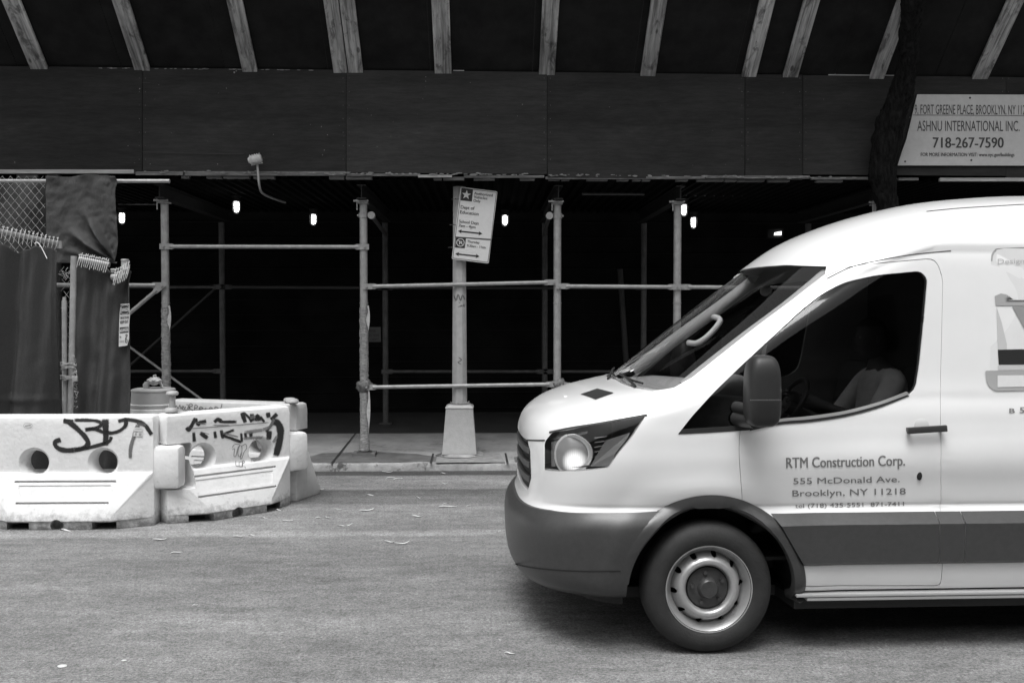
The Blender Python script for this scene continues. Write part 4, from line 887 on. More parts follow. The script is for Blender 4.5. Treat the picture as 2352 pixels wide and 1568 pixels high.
bm = bmesh.new(); put_text(bm, 'DANGER', cd(392, 485), cd(595, 470), 8.4, fd(.004), .03); put_text(bm, 'DANGER', cd(405, 1025), cd(578, 1010), 8, fd(.004), .03); flat(bm, [cd(*p) for p in ((355, 1030), (398, 1026), (378, 925))], fd(.004))
stroke(bm, [cd(485 + 108 * max(-1, min(1, 1.3 * math.cos(t))), 432 + 118 * math.sin(t) - 12 * math.cos(t)) for t in [k * math.tau / 24 for k in range(25)]], .8, fd(.004), 1, vary=0)
adopt(e, o1, o2, link('reversed_lettering', bm, M_paint_w)); tag(e, 'pair of small white danger signs fixed to the netting beside the shed post', 'sign')
# upper chain link panel with hanging netting
fu = empty('mesh_screen', (P(100, 950, 11.1).x, 11.1, 2.5)); YU = 11.1
kids = [chainlink('wire_mesh', -80, 108, 404, 640, YU, .088)]
bm = bmesh.new(); tube(bm, [P(-90, 416, YU + .03), P(390, 416, YU + .03)], .022, 12); tube(bm, [P(135, 600, YU + .03), P(268, 603, YU + .03)], .008, 8); kids.append(link('top_pipe', bm, M_pipe, smooth=True))
def fold3(u, v):
    x, y = (1 - u) * 1.0, (1 - v) * 1.25; rr = math.hypot(x, y); a = math.atan2(y, x + 1e-4)
    r = .19 * (math.exp(-((a - .62) / .10) ** 2) + .8 * math.exp(-((a - 1.02) / .08) ** 2) + .3 * math.exp(-((a - .25) / .08) ** 2)) * math.exp(-((rr - .38) / .33) ** 2) * min(1, rr * 4)
    r += .012 * pnoise(Vector((u * 5, v * 6, 9))) + .03 * math.exp(-(v / .06) ** 2) * math.sin(u * 14) + .012 * pnoise(Vector((u * 16, v * 14, 2))) * (u > .8) 
    dx = (-.05 * math.exp(-((v - 1) / .10) ** 2) + .06 * math.exp(-((v - .07) / .05) ** 2) - .02 * math.sin(v * 7)) * u ** 4
    return (r, dx * .45, -.012 * math.sin(u * 7) * (1 - v))
kids.append(cloth('netting', (P(105, 404, YU - .03), P(266, 404, YU - .03), P(270, 604, YU - .03), P(107, 604, YU - .03)), 110, 130, fold3, M_fabric))
kids.append(cloth('netting', (P(-85, 420, YU + .25), P(112, 420, YU + .25), P(112, 640, YU + .25), P(-85, 640, YU + .25)), 60, 60, lambda u, v: .06 * math.sin(u * 9 + v * 3) + .02 * math.sin(u * 22 - v * 5) + .02 * pnoise(Vector((u * 5, v * 5, 4))), mat('back_netting', .038, .85, .2, 20)))
adopt(fu, *kids); tag(fu, 'chain link screen with a dark netting sheet hanging below the fascia on the left', 'fence')

# ================================================================== VAN
VAN = Matrix.Translation((1.226, 5.385, 0)) @ Matrix.Rotation(R(1.4), 4, 'Z') @ Matrix.Translation((-1.211, -5.48, 0)); VI = VAN.inverted()
YC = 6.51
van = empty('delivery_van'); van.matrix_world = VAN
tag(van, 'white high-roofed van with grey bumper and construction company lettering driving left', 'van')
# rows: Xc, zc, corner depth a, half width W, z at the side
rows = [(.42, .25, .55, .88, .305), (.24, .285, .60, .98, .33), (.168, .37, .62, 1.02, .39), (.148, .50, .64, 1.04, .53), (.15, .655, .64, 1.047, .70), (.20, .735, .62, .993, .80), (.215, .785, .60, .996, .835), (.222, .88, .60, 1.018, .94), (.222, 1.02, .62, 1.032, 1.06), (.22, 1.10, .66, 1.03, 1.15), (.232, 1.17, .70, 1.027, 1.22), (.275, 1.245, .70, 1.022, 1.27), (.38, 1.325, .66, 1.017, 1.32), (.53, 1.385, .60, 1.01, 1.36), (.70, 1.425, .54, 1.0, 1.405), (.84, 1.45, .50, .995, 1.45), (.93, 1.52, .50, .985, 1.52), (1.10, 1.66, .52, .972, 1.65), (1.30, 1.82, .54, .957, 1.80), (1.50, 1.98, .56, .942, 1.94), (1.66, 2.11, .58, .928, 2.06), (1.80, 2.22, .60, .915, 2.16), (1.96, 2.33, .62, .895, 2.255), (2.16, 2.42, .64, .865, 2.34), (2.40, 2.50, .66, .815, 2.42), (2.70, 2.57, .66, .73, 2.50), (3.0, 2.605, .6, .60, 2.555), (3.3, 2.625, .5, .40, 2.595), (3.6, 2.63, .4, .0, 2.63)]
def interp(t):
    i = min(int(t), len(rows) - 2); f = t - i; p = [rows[min(max(i + k, 0), len(rows) - 1)] for k in (-1, 0, 1, 2)]; out = []
    for c in range(5):
        a, b, d, e_ = [q[c] for q in p]; v = .5 * (2 * b + (d - a) * f + (2 * a - 5 * b + 4 * d - e_) * f * f + (3 * b - a - 3 * d + e_) * f ** 3); out.append(v)
    return out
XR = 5.75
def base_surface():
    SUB = 4; NT = (len(rows) - 1) * SUB; NCn = 34; NS = 30; bm = bmesh.new(); grid = []
    for j in range(NT + 1):
        Xc, zc, a, W_, zs = interp(j / SUB); W_ = max(W_, 0); row = []
        if j == NT: W_ = 0
        for i in range(NCn + 1):
            th = (i / NCn) * math.pi / 2; p = 2 / 2.6; cw, sw_ = math.cos(th) ** p if i < NCn else 0, math.sin(th) ** p if i else 0
            X = Xc + a * (1 - cw); wv = W_ * sw_; z = zc + (zs - zc) * sw_ ** 2
            row.append((X, wv, z))
        X0 = Xc + a
        for i in range(1, NS + 1): row.append((X0 + (XR - .06 - X0) * i / NS, W_, zs))
        row.append((XR - .012, W_ * .985, zs - .01 * (zs > 1.8))); row.append((XR, W_ * .93, zs - .03 * (zs > 1.8))); row.append((XR, 0, zs - .03 * (zs > 1.8)))
        grid.append(row)
    def swage(X, w_, z):                     # shallow pressed recess along the body side, and arch bulge
        if w_ > .9 and X > 1.55:
            f = min(1, (X - 1.55) / .5); yc = 1.135 + (X - 1.6) * .035; d = (z - yc) / .06
            w_ -= .010 * f / (1 + math.exp(-d * 3)) * (1 if z < 1.5 else 1)
            w_ -= .008 * f * math.exp(-((z - .93) / .07) ** 2)
        if w_ > .85:
            r = math.hypot(X - 1.2, z - .36); w_ += .018 * math.exp(-((r - .56) / .07) ** 2) * (1 if z < 1.1 else 0)
        return w_
    VV = {}
    for s in (1, -1):
        for j, row in enumerate(grid):
            for i, (X, wv, z) in enumerate(row):
                if wv < 1e-4 and s < 0: VV[(s, j, i)] = VV[(1, j, i)]; continue
                VV[(s, j, i)] = bm.verts.new((X, YC - s * swage(X, wv, z), z))
    nC = len(grid[0])
    for s in (1, -1):
        for j in range(NT):
            for i in range(nC - 1):
                q = [VV[(s, j, i)], VV[(s, j, i + 1)], VV[(s, j + 1, i + 1)], VV[(s, j + 1, i)]]; u = []
                for v in q:
                    if v not in u: u.append(v)
                if len(u) > 2:
                    try: bm.faces.new(u if s > 0 else u[::-1])
                    except ValueError: pass
    bmesh.ops.remove_doubles(bm, verts=bm.verts, dist=1e-5); bmesh.ops.recalc_face_normals(bm, faces=bm.faces)
    c = sum((f.normal.dot(f.calc_center_median() - Vector((3, YC, 1.3))) for f in bm.faces))
    if c < 0: bmesh.ops.reverse_faces(bm, faces=bm.faces)
    return bm
_b = base_surface(); REF = bpy.data.meshes.new('ref'); _b.to_mesh(REF); _b.normal_update(); RBVH = BVHTree.FromBMesh(_b)
_b.verts.ensure_lookup_table(); _b.faces.ensure_lookup_table()
RV = [(v.co.copy(), v.normal.copy()) for v in _b.verts]; RF = [[v.index for v in f.verts] for f in _b.faces]
def ref_normal(p):
    h, n, i, d = RBVH.find_nearest(p); N_ = Vector(); 
    for k in RF[i]:
        c, vn = RV[k]; w_ = 1 / ((c - h).length + 1e-4) ** 1.5; N_ += vn * w_
    return N_.normalized()
def shell(name, off, th, m, reg=None):
    bm = bmesh.new(); bm.from_mesh(REF); bm.normal_update()
    for v in bm.verts: v.co += v.normal * off
    if reg:                      # keep only the part of the skin inside (x0, x1, z0, z1[, near side only])
        dl = [f for f in bm.faces if not (reg[0] < f.calc_center_median().x < reg[1] and reg[2] < f.calc_center_median().z < reg[3] and (len(reg) < 5 or f.calc_center_median().y < YC))]
        bmesh.ops.delete(bm, geom=dl, context='FACES')
    me_ = bpy.data.meshes.new(name); bm.to_mesh(me_); bm.free(); me_.materials.append(m); o = bpy.data.objects.new(name, me_); C.objects.link(o); md = o.modifiers.new('s', 'SOLIDIFY'); md.thickness = th; md.offset = -1; bake(o)
    if not o.data.materials: o.data.materials.append(m)
    return o
def finish(o, par=van):
    me = o.data; me.polygons.foreach_set('use_smooth', [True] * len(me.polygons)); me.update(); nl = [None] * len(me.loops); cache = {}
    for p in me.polygons:
        for li in p.loop_indices:
            vi = me.loops[li].vertex_index
            if vi not in cache: cache[vi] = ref_normal(me.vertices[vi].co)
            n = cache[vi]; nl[li] = n if n.dot(p.normal) > .8 else (-n if n.dot(p.normal) < -.8 else p.normal.copy())
    me.normals_split_custom_set(nl); o.parent = par; o.matrix_parent_inverse = Matrix(); return o
def vhit(px, py):
    d = VI.to_3x3() @ ray(px, py); h, n, i, dist = RBVH.ray_cast(VI @ CO, d)
    if h is None: o_ = VI @ CO; h = o_ + d * ((5.49 - o_.y) / d.y)
    return h
def side_prism(poly, y0=-3, y1=3, px=True, name='c'):
    bm = bmesh.new(); pts = []
    for p in poly:
        if px:
            h = vhit(*p); pts.append(Vector((h.x, YC, h.z)))
        else: pts.append(Vector((p[0], YC, p[1])))
    prism(bm, pts, Vector((0, y0, 0)), Vector((0, y1, 0))); return link(name, bm, None)
def rnd(pts, r, n=4):
    """round the corners of a pixel polygon; r may be a list"""
    q = []; N_ = len(pts)
    for i in range(N_):
        p = Vector(pts[i]).to_3d(); a = Vector(pts[i - 1]).to_3d(); b = Vector(pts[(i + 1) % N_]).to_3d(); ri = r[i] if isinstance(r, list) else r; ri = min(ri, (a - p).length * .45, (b - p).length * .45)
        if ri <= 0: q.append((p.x, p.y)); continue
        u = p + (a - p).normalized() * ri; v = p + (b - p).normalized() * ri
        for k in range(n + 1): t = k / n; s = u * (1 - t) ** 2 + p * 2 * t * (1 - t) + v * t * t; q.append((s.x, s.y))
    return q
WIN = [(1557, 997), (1590, 955), (1640, 900), (1700, 842), (1770, 777), (1840, 712), (1890, 673), (1940, 648), (2010, 632), (2114, 622), (2131, 640), (2124, 720), (2112, 840), (2104, 890), (2088, 908), (2020, 935), (1940, 956), (1860, 968), (1790, 974), (1720, 988)]
WIN = rnd(WIN, [3, 10, 20, 20, 20, 20, 20, 20, 20, 14, 14, 20, 20, 14, 14, 20, 20, 20, 20, 10], 3)
WS = [(0, 1.447), (.45, 1.44), (.78, 1.435), (.862, 1.46), (.885, 1.52), (.81, 2.10), (.77, 2.145), (.5, 2.165), (0, 2.17)]
def front_prism(half, x0, x1, name='c'):
    full = [(w_, z) for w_, z in half] + [(-w_, z) for w_, z in reversed(half) if w_ > 1e-6]; bm = bmesh.new()
    prism(bm, [Vector((0, YC - w_, z)) for w_, z in full], Vector((x0, 0, 0)), Vector((x1, 0, 0))); return link(name, bm, None)
HL = rnd([(1251, 1080), (1251, 1014), (1268, 993), (1380, 973), (1482, 956), (1448, 1008), (1420, 1040), (1397, 1074)], [5, 10, 8, 60, 4, 30, 30, 6])
ARC = (1.215, .355)
def disc_prism(r, c=ARC, y0=-3, y1=3, n=64): return side_prism([(c[0] + r * math.cos(k * math.tau / n), c[1] + r * math.sin(k * math.tau / n)) for k in range(n)], y0, y1, px=False)
M_van = mat('white_van_paint', .74, .28, .03, 2.5, coat=.8, spec=.5)
M_trim = mat('grey_bumper_plastic', .044, .34, .12, 30, .08, 250)
M_rub = mat('black_rubber', .012, .6)
M_glass = glassmat('side_glass', .47); M_ws = glassmat('windscreen_glass', .9)
REAR = (4.6, .355)
ZM0, ZM1 = .50, .775      # moulding band
DOOR = rnd([(1712, 1345), (1712, 1240), (1702, 1120), (1694, 1000), (1745, 800), (1870, 645), (1950, 610), (2150, 592), (2166, 640), (2160, 900), (2162, 1120), (2162, 1345)], [10, 20, 60, 60, 30, 30, 30, 24, 16, 60, 60, 14], 4)
body = shell('body', 0, .035, M_van)
boolean(body, side_prism([(1.50 + .0, .30), (1.50, .20), (6, .20), (6, .345), (1.5, .345)][1:], px=False))     # level lower edge
boolean(body, side_prism(WIN)); boolean(body, front_prism(WS, .3, 2.3))
boolean(body, disc_prism(.50)); boolean(body, disc_prism(.47, REAR))
boolean(body, side_prism([(-.5, .1), (1.25, .1), (1.25, .80), (.95, .797), (.6, .785), (.35, .765), (.15, .732), (-.5, .715)], px=False))
boolean(body, side_prism(HL))
boolean(body, front_prism([(0, .82), (.46, .82), (.52, .90), (.50, 1.06), (.44, 1.115), (0, 1.12)], -1, .62))
# the door is cut free of the body by a narrow real gap
def door_poly(grow):
    c = Vector((1950, 950)); return [tuple(c + (Vector(p) - c) * (1 + grow)) for p in DOOR]
door = body.copy(); door.data = body.data.copy(); door.name = 'door'; C.objects.link(door)
boolean(door, side_prism(door_poly(-.0045), -3, 0), 'INTERSECT'); boolean(body, side_prism(door_poly(0), -3, 0))
M_cab = mat('cab_grey', .36, .8)
def inner(o):                    # the inward faces of the skin are the cab lining
    o.data.materials.append(M_cab)
    for p in o.data.polygons:
        if p.normal.dot(ref_normal(p.center)) < .2 and RBVH.find_nearest(p.center)[3] > .02: p.material_index = 1
inner(body); inner(door); finish(body); finish(door)
win = shell('side_window', -.008, .005, M_glass, (1.0, 3.2, 1.0, 2.4)); boolean(win, side_prism(WIN), 'INTERSECT'); finish(win)
wsg = shell('windscreen', -.006, .005, M_ws, (.5, 2.5, 1.25, 2.4)); boolean(wsg, front_prism(WS, .3, 2.3), 'INTERSECT'); finish(wsg)
# weather strip and lower seal of the door glass
def vline(name, pts, wd, off, m, par=van, n=6):
    bm = bmesh.new(); 
    def f(x, y):
        h = vhit(x, y); return h + ref_normal(h) * off
    stroke(bm, pts, wd, f, n, vary=0); o = link(name, bm, m, smooth=True); o.parent = par; o.matrix_parent_inverse = Matrix(); return o
def xstrip(name, A, B, off, m, prof=None, n=6, dup=False, par=van, fade=None):
    """raised strip between two 3-D polylines, laid on the skin by casting along Y; prof = [(t across, offset)]"""
    A = spline(A, n); B = spline(B, n); prof = prof or [(0, -.004), (0.03, off), (.97, off), (1, -.004)]; bm = bmesh.new()
    for s in ((0,) if not dup else (0, 1)):
        G = []
        for a, b in zip(A, B):
            row = []
            for t, o_ in prof:
                q = a.lerp(b, t); h = RBVH.ray_cast(Vector((q.x, -1, q.z)), Vector((0, 1, 0)))[0]
                if h is None: h = Vector((q.x, 5.49, q.z))
                p = h + ref_normal(h) * (o_ if not fade else fade(len(G) / (len(A) - 1), o_))
                if s: p.y = 2 * YC - p.y
                row.append(bm.verts.new(p))
            G.append(row)
        for a, b in zip(G, G[1:]):
            for k in range(len(prof) - 1): bm.faces.new((a[k], a[k + 1], b[k + 1], b[k]))
    o = link(name, bm, m, smooth=True, ang=32); o.parent = par; o.matrix_parent_inverse = Matrix(); return o
def vband(name, a, b, off, th, m, par=van):
    """raised strip between two pixel polylines a and b"""
    return xstrip(name, [vhit(*p) for p in a], [vhit(*p) for p in b], off, m)
seal_lo = [(1722, 989), (1790, 975), (1860, 969), (1940, 957), (2020, 936), (2088, 909)]; seal_hi = [(1722, 982), (1790, 968.5), (1860, 962), (1940, 950), (2020, 929), (2080, 906)]
vband('window_seal', seal_hi, seal_lo, .004, .02, M_rub)
vband('window_trim', [(1722, 978), (1790, 962), (1860, 955), (1940, 943), (2020, 922), (2082, 899)], [(1722, 983), (1790, 968.6), (1860, 962.4), (1940, 950.5), (2020, 929.6), (2088, 905)], .006, .02, mat('satin_trim', .45, .35, metal=.5))
# bumper, arch flare, side moulding, sill
bp_ = shell('bumper', .012, .045, M_trim, (-1, 1.25, .1, .95)); boolean(bp_, side_prism([(-.5, .10), (1.10, .10), (1.10, .80), (.95, .797), (.6, .785), (.35, .765), (.15, .732), (-.5, .715)], px=False), 'INTERSECT'); boolean(bp_, disc_prism(.462)); finish(bp_)
V3 = lambda x, z: Vector((x, 0, z))
FL = [(0, -.02), (.0, .012), (.12, .026), (.55, .024), (.85, .012), (1, .004)]
for sgn in (0,):
    th = [R(a) for a in range(-6, 175, 6)]; A = [V3(ARC[0] + .457 * math.cos(t), ARC[1] + .457 * math.sin(t)) for t in th]; B = [V3(ARC[0] + .53 * math.cos(t), ARC[1] + .53 * math.sin(t)) for t in th]
xstrip('arch_flare', A, B, 0, M_trim, FL, 2, True, fade=lambda t, o: o if t < .7 or o < 0 else .012 + (o - .012) * (1 - (t - .7) / .3))
MP = [(0, -.004), (.0, .003), (.20, .026), (.23, .030), (.93, .030), (1, .012), (1, -.01)]
for xa, xb in ((1.55, 2.475), (2.479, 2.62), (2.624, REAR[0] - .50), (REAR[0] + .50, 5.6)):
    xs_ = [xa + (xb - xa) * k / 6 for k in range(7)]; xl_ = [(xa if xa > 1.6 else 1.725) + (xb - (xa if xa > 1.6 else 1.725)) * k / 6 for k in range(7)]; xstrip('side_moulding', [V3(x, ZM1 + .002) for x in xs_], [V3(x, ZM0 - .002) for x in xl_], 0, M_trim, MP, 2, True)
bm = bmesh.new()
for s in (-1, 1):
    y = YC + s * 1.0
    box(bm, (1.69, y - .045, .318), (4.2, y + .02, .335)); box(bm, (1.75, y - .03 - .01, .296), (4.2, y + .03, .314))
o = link('side_step', bm, mat('step_grey', .42, .4, metal=.2), bevel=.003); o.parent = van
bm = bmesh.new(); hp = [(.42 + .5 * (1 - math.cos(t) ** .77), .86 * math.sin(t) ** .77) for t in [k * math.pi / 2 / 10 for k in range(9)]] + [(.76, .84), (.77, .70), (1.68, .70), (1.70, .975), (4.10, .975), (4.12, .70), (5.1, .70), (5.12, .9), (5.6, .9)]
prism(bm, [Vector((x, YC - w_, .235)) for x, w_ in hp] + [Vector((x, YC + w_, .235)) for x, w_ in reversed(hp) if w_ > 0], Vector(), Vector((0, 0, .06))); box(bm, (1.72, YC - .93, .297), (4.15, YC + .93, .42)); box(bm, (.8, YC - .55, .297), (1.68, YC + .55, .9))
o = link('chassis', bm, M_rub); o.parent = van
# hood seams, hood scoop, grille
bm = bmesh.new()
def vf(off): 
    def f(x, y):
        h = vhit(x, y)
        if h is None: raise TypeError()
        return h + ref_normal(h) * off
    return f
for pts, wd, of in (([(1204, 1010), (1228, 1011), (1252, 1011)], 3.5, .002), ([(1262, 993), (1310, 983), (1380, 972), (1440, 961), (1486, 953)], 4.5, .003), ([(1900, 640), (1960, 612), (2040, 594), (2110, 583), (2184, 576)], 2.0, .002), ([(2128, 486), (2200, 479), (2280, 474), (2352, 470), (2440, 467)], 1.4, .002)):
    bm = bmesh.new(); stroke(bm, pts, wd, vf(of), 6, vary=0); o = link('panel_seam', bm, mat('seam_dark', .03, .7)); o.parent = van
bm = bmesh.new(); stroke(bm, [(1188, 1292), (1215, 1299), (1260, 1305), (1330, 1309), (1424, 1309)], 3.2, vf(.0138), 6, vary=0); o = link('bumper_groove', bm, M_rub); o.parent = van
bm = bmesh.new(); flat(bm, [(1334, 906), (1372, 893), (1410, 903), (1368, 918)], vf(.004)); o = link('hood_vent', bm, M_rub); o.parent = van
gr = shell('grille', -.02, .01, M_rub, (-1, .75, .7, 1.25)); boolean(gr, front_prism([(0, .81), (.48, .81), (.54, .90), (.52, 1.07), (.46, 1.125), (0, 1.13)], -1, .66), 'INTERSECT'); finish(gr)
for k in range(3):
    z = .87 + k * .085; gb = shell('grille_bar', .004, .025, M_trim, (-1, .75, .7, 1.25)); boolean(gb, front_prism([(0, z), (.485, z), (.485, z + .035), (0, z + .035)], -1, .62), 'INTERSECT'); finish(gb)
# headlight
hs = shell('headlight_housing', -.085, .01, mat('lamp_housing', .10, .3), (.1, 1.4, .85, 1.6, 1)); boolean(hs, side_prism([((p[0] - 1340) * 1.03 + 1340, (p[1] - 1020) * 1.05 + 1020) for p in HL], -3, 0), 'INTERSECT'); finish(hs)
hc = shell('headlight', .001, .004, glassmat('lamp_cover', .85), (.1, 1.4, .85, 1.6)); boolean(hc, side_prism(HL), 'INTERSECT'); finish(hc)
hl = vhit(1304, 1038); hn = ref_normal(hl); ax = (hn * .5 + Vector((0, -1, 0))).normalized(); hc_l = hl - hn * .055
Mh = Matrix.Translation(hc_l) @ ax.to_track_quat('Z', 'Y').to_matrix().to_4x4()
def inside(bm, d):
    for v in bm.verts:
        h, n_, i_, dd = RBVH.find_nearest(v.co)
        if (v.co - h).dot(ref_normal(h)) > -d: v.co = h - ref_normal(h) * d
bm = bmesh.new(); lathe(bm, [(.112, .025), (.116, .018), (.108, -.01), (.085, -.03), (.045, -.045), (0, -.05)], 40, Mh); [setattr(v, 'co', hc_l + Vector(((v.co.x - hc_l.x) * 1.22 - .028, v.co.y - hc_l.y, v.co.z - hc_l.z - .006))) for v in bm.verts]; inside(bm, .012); o = link('reflector', bm, mat('bright_reflector', .9, .25, metal=.3), smooth=True, ang=60); o.parent = van
bm = bmesh.new(); lathe(bm, [(.094, 0), (.088, .012), (.06, .026), (.03, .033), (0, .035)], 40, Mh @ Matrix.Translation((-.006, 0, -.005))); [setattr(v, 'co', hc_l + Vector(((v.co.x - hc_l.x) * 1.22 - .028, v.co.y - hc_l.y, v.co.z - hc_l.z - .006))) for v in bm.verts]; inside(bm, .014); o = link('lit_lens', bm, emis('headlight_lens', .42), smooth=True, ang=60); o.parent = van
lm = MATS['headlight_lens'].node_tree; tcn = lm.nodes.new('ShaderNodeTexCoord'); wv_ = lm.nodes.new('ShaderNodeTexWave'); wv_.inputs['Scale'].default_value = 30; wv_.inputs['Distortion'].default_value = 2; rr_ = lm.nodes.new('ShaderNodeMapRange'); rr_.inputs[3].default_value = .7; rr_.inputs[4].default_value = 1.0
lm.links.new(tcn.outputs['Object'], wv_.inputs[0]); lm.links.new(wv_.outputs['Fac'], rr_.inputs[0]); sz_ = lm.nodes.new('ShaderNodeVectorMath'); sz_.operation = 'DISTANCE'; sz_.inputs[1].default_value = hc_l + Vector((-.0, -.03, -.050)); lm.links.new(tcn.outputs['Object'], sz_.inputs[0])
rz_ = lm.nodes.new('ShaderNodeMapRange'); rz_.interpolation_type = 'SMOOTHSTEP'; rz_.inputs[1].default_value = .03; rz_.inputs[2].default_value = .085; rz_.inputs[3].default_value = .9; rz_.inputs[4].default_value = .03; lm.links.new(sz_.outputs['Value'], rz_.inputs[0])
mz_ = lm.nodes.new('ShaderNodeMath'); mz_.operation = 'MULTIPLY'; lm.links.new(rr_.outputs[0], mz_.inputs[0]); lm.links.new(rz_.outputs[0], mz_.inputs[1]); lm.links.new(mz_.outputs[0], lm.nodes['Principled BSDF'].inputs['Emission Strength']); lm.nodes['Principled BSDF'].inputs['Base Color'].default_value = g(.3)
bm = bmesh.new()
flat(bm, [(1400, 1072), (1352, 1072), (1390, 1010), (1448, 992), (1440, 1008), (1414, 1040)], vf(-.02)); o = link('indicator', bm, mat('indicator_lens', .22, .3)); o.parent = van
for k, (a, b, c_, d_) in enumerate((((1256, 1000), (1345, 985), (1342, 992), (1256, 1008)), ((1256, 1012), (1272, 1010), (1266, 1072), (1256, 1072)), ((1356, 1068), (1398, 1067), (1396, 1073), (1300, 1075)))):
    bm = bmesh.new(); flat(bm, [a, b, c_, d_], vf(-.03)); o = link('chrome_strip', bm, mat('chrome_trim', .5, .25, metal=.6)); o.parent = van
for k in range(5):
    bm = bmesh.new(); y_ = 1000 + k * 12; flat(bm, [(1358, y_), (1388 - k * 3, y_ - 3), (1388 - k * 3, y_ - 1), (1358, y_ + 2)], vf(-.05)); o = link('lamp_fin', bm, MATS['chrome_trim']); o.parent = van
# handle, lock, fuel dot, dent
bm = bmesh.new(); h1, h2 = vhit(2077, 986), vhit(2166, 982); dn = Vector((0, -1, 0))
prism(bm, rq := [h1 + Vector((0, 0, .016)), h2 + Vector((0, 0, .020)), h2 + Vector((.004, 0, -.016)), h1 + Vector((0, 0, -.020))], dn * .028, dn * .05); box(bm, h1 + Vector((.01, -.03, -.012)), h1 + Vector((.03, .01, .012))); box(bm, h2 + Vector((-.03, -.03, -.012)), h2 + Vector((-.01, .01, .012)))
o = link('door_handle', bm, mat('handle_black', .035, .4), bevel=.005); o.parent = van
bm = bmesh.new(); hm = (h1 + h2) / 2; lathe(bm, [(0, .006), (.04, .004), (.055, -.002), (.06, -.004)], 28, Matrix.Translation(hm + Vector((-.01, .0035, -.0))) @ Matrix.Rotation(R(90), 4, 'X')); o = link('handle_cup', bm, mat('cup_shade', .55, .4), smooth=True); o.parent = van
bm = bmesh.new(); hk = vhit(2112, 1092); lathe(bm, [(0, .006), (.012, .005), (.015, 0), (.015, -.01)], 16, Matrix.Translation(hk) @ Matrix.Rotation(R(90), 4, 'X')); 
for v in bm.verts: v.co.z = hk.z + (v.co.z - hk.z) * 1.7
o = link('key_lock', bm, M_steel, smooth=True); o.parent = van
# lettering
bm = bmesh.new(); f = vf(.0025)
for t, a, b, cp in (('RTM Construction Corp.', (1806, 1074), (2078, 1068), 25), ('555 McDonald Ave.', (1822, 1111), (2066, 1106), 14.5), ('Brooklyn, NY 11218', (1820, 1139), (2080, 1134), 15), ('tel (718) 435-5551  871-7411', (1826, 1166), (2076, 1161), 10.5)):
    bm = bmesh.new(); put_text(bm, t, a, b, cp, f, .012 if cp > 20 else .004); o = link('company_lettering', bm, mat('vinyl_grey', .17, .5)); o.parent = van
bm = bmesh.new()
put_text(bm, 'B', (2318, 948), (2330, 948), 11, f, .02); put_text(bm, '5', (2342, 948), (2352, 948), 14, f, .02); put_text(bm, '18', (2358, 948), (2380, 948), 14, f, .02)
o = link('company_lettering', bm, mat('vinyl_grey', .17, .5)); o.parent = van
# covered rear window with its printed panel
RW = rnd([(2263, 940), (2272, 570), (2430, 560), (2700, 560), (2700, 905), (2276, 898)], [8, 26, 30, 20, 20, 20])
RW = rnd([(2274, 900), (2276, 570), (2640, 560), (2640, 895)], [16, 30, 30, 20])
def panel(name, poly, off, m):
    bm = bmesh.new(); ff = vf(off); n = len(poly); c = (sum(p[0] for p in poly) / n, sum(p[1] for p in poly) / n); cv_ = bm.verts.new(ff(*c)); vs = [bm.verts.new(ff(*p)) for p in poly]; mids = [bm.verts.new(ff((p[0] + c[0]) / 2, (p[1] + c[1]) / 2)) for p in poly]
    for i in range(n): j = (i + 1) % n; bm.faces.new((vs[i], vs[j], mids[j], mids[i])); bm.faces.new((mids[i], mids[j], cv_))
    o = link(name, bm, m, smooth=True, ang=180); o.parent = van; return o
vband('window_frame', [(2276, 600), (2277, 585), (2284, 574), (2300, 570), (2400, 567), (2600, 566)], [(2279, 600), (2281, 587), (2287, 578), (2302, 574), (2400, 571), (2600, 570)], .002, .01, mat('frame_grey', .3, .5))
panel('window_panel', RW, .001, mat('white_vinyl', .66, .35, .04, 5, coat=.5))
panel('printed_shape', [(2284, 680), (2298, 674), (2310, 676), (2314, 690), (2400, 690), (2400, 702), (2286, 702)], .003, mat('print_mid', .33, .5)); panel('printed_shape', [(2324, 704), (2420, 704), (2420, 760), (2352, 756)], .003, mat('print_dark', .25, .5)); panel('printed_shape', [(2288, 704), (2300, 740), (2312, 790), (2312, 806), (2292, 806)], .003, mat('print_light', .48, .5))
panel('printed_bar', [(2291, 803), (2500, 799), (2500, 836), (2293, 837)], .004, mat('print_black', .02, .4)); panel('printed_bar', [(2291, 839), (2500, 838), (2500, 848), (2291, 850)], .004, MATS['print_light'])
panel('printed_border', rnd([(2262, 851), (2620, 848), (2620, 890), (2284, 898), (2266, 884)], [4, 4, 4, 30, 20]), .004, MATS['print_mid']); panel('printed_label', [(2290, 862), (2600, 859), (2600, 884), (2290, 889)], .006, M_paint_w)
bm = bmesh.new(); put_text(bm, 'Design', (2291, 606), (2352, 605), 12, vf(.004)); o = link('window_lettering', bm, mat('vinyl_pale', .42, .5)); o.parent = van
# mirror
mc = Vector((1.435, 5.29, 1.46)); bm = bmesh.new()
for (cx_, cz, sx_, sz, sy) in ((0, .01, .088, .188, .10),):
    bmesh.ops.create_uvsphere(bm, u_segments=32, v_segments=20, radius=1)
    for v in bm.verts:
        p = v.co; k = lambda a, e_: math.copysign(abs(a) ** e_, a); v.co = Vector((mc.x + k(p.x, .5) * sx_ * (1 - .10 * p.z), mc.y + k(p.y, .55) * sy, mc.z + k(p.z, .55) * sz + .01)) 
o = link('mirror', bm, mat('mirror_plastic', .022, .5, .1, 30, spec=.4), smooth=True, ang=80); o.parent = van
bm = bmesh.new(); tube(bm, [mc + Vector((-.02, .05, -.16)), Vector((1.36, 5.53, 1.30))], [.035, .045], 12); tube(bm, [mc + Vector((-.02, .05, -.10)), Vector((1.36, 5.53, 1.36))], [.03, .035], 12); o2 = link('mirror_arm', bm, M_black, smooth=True); o2.parent = van
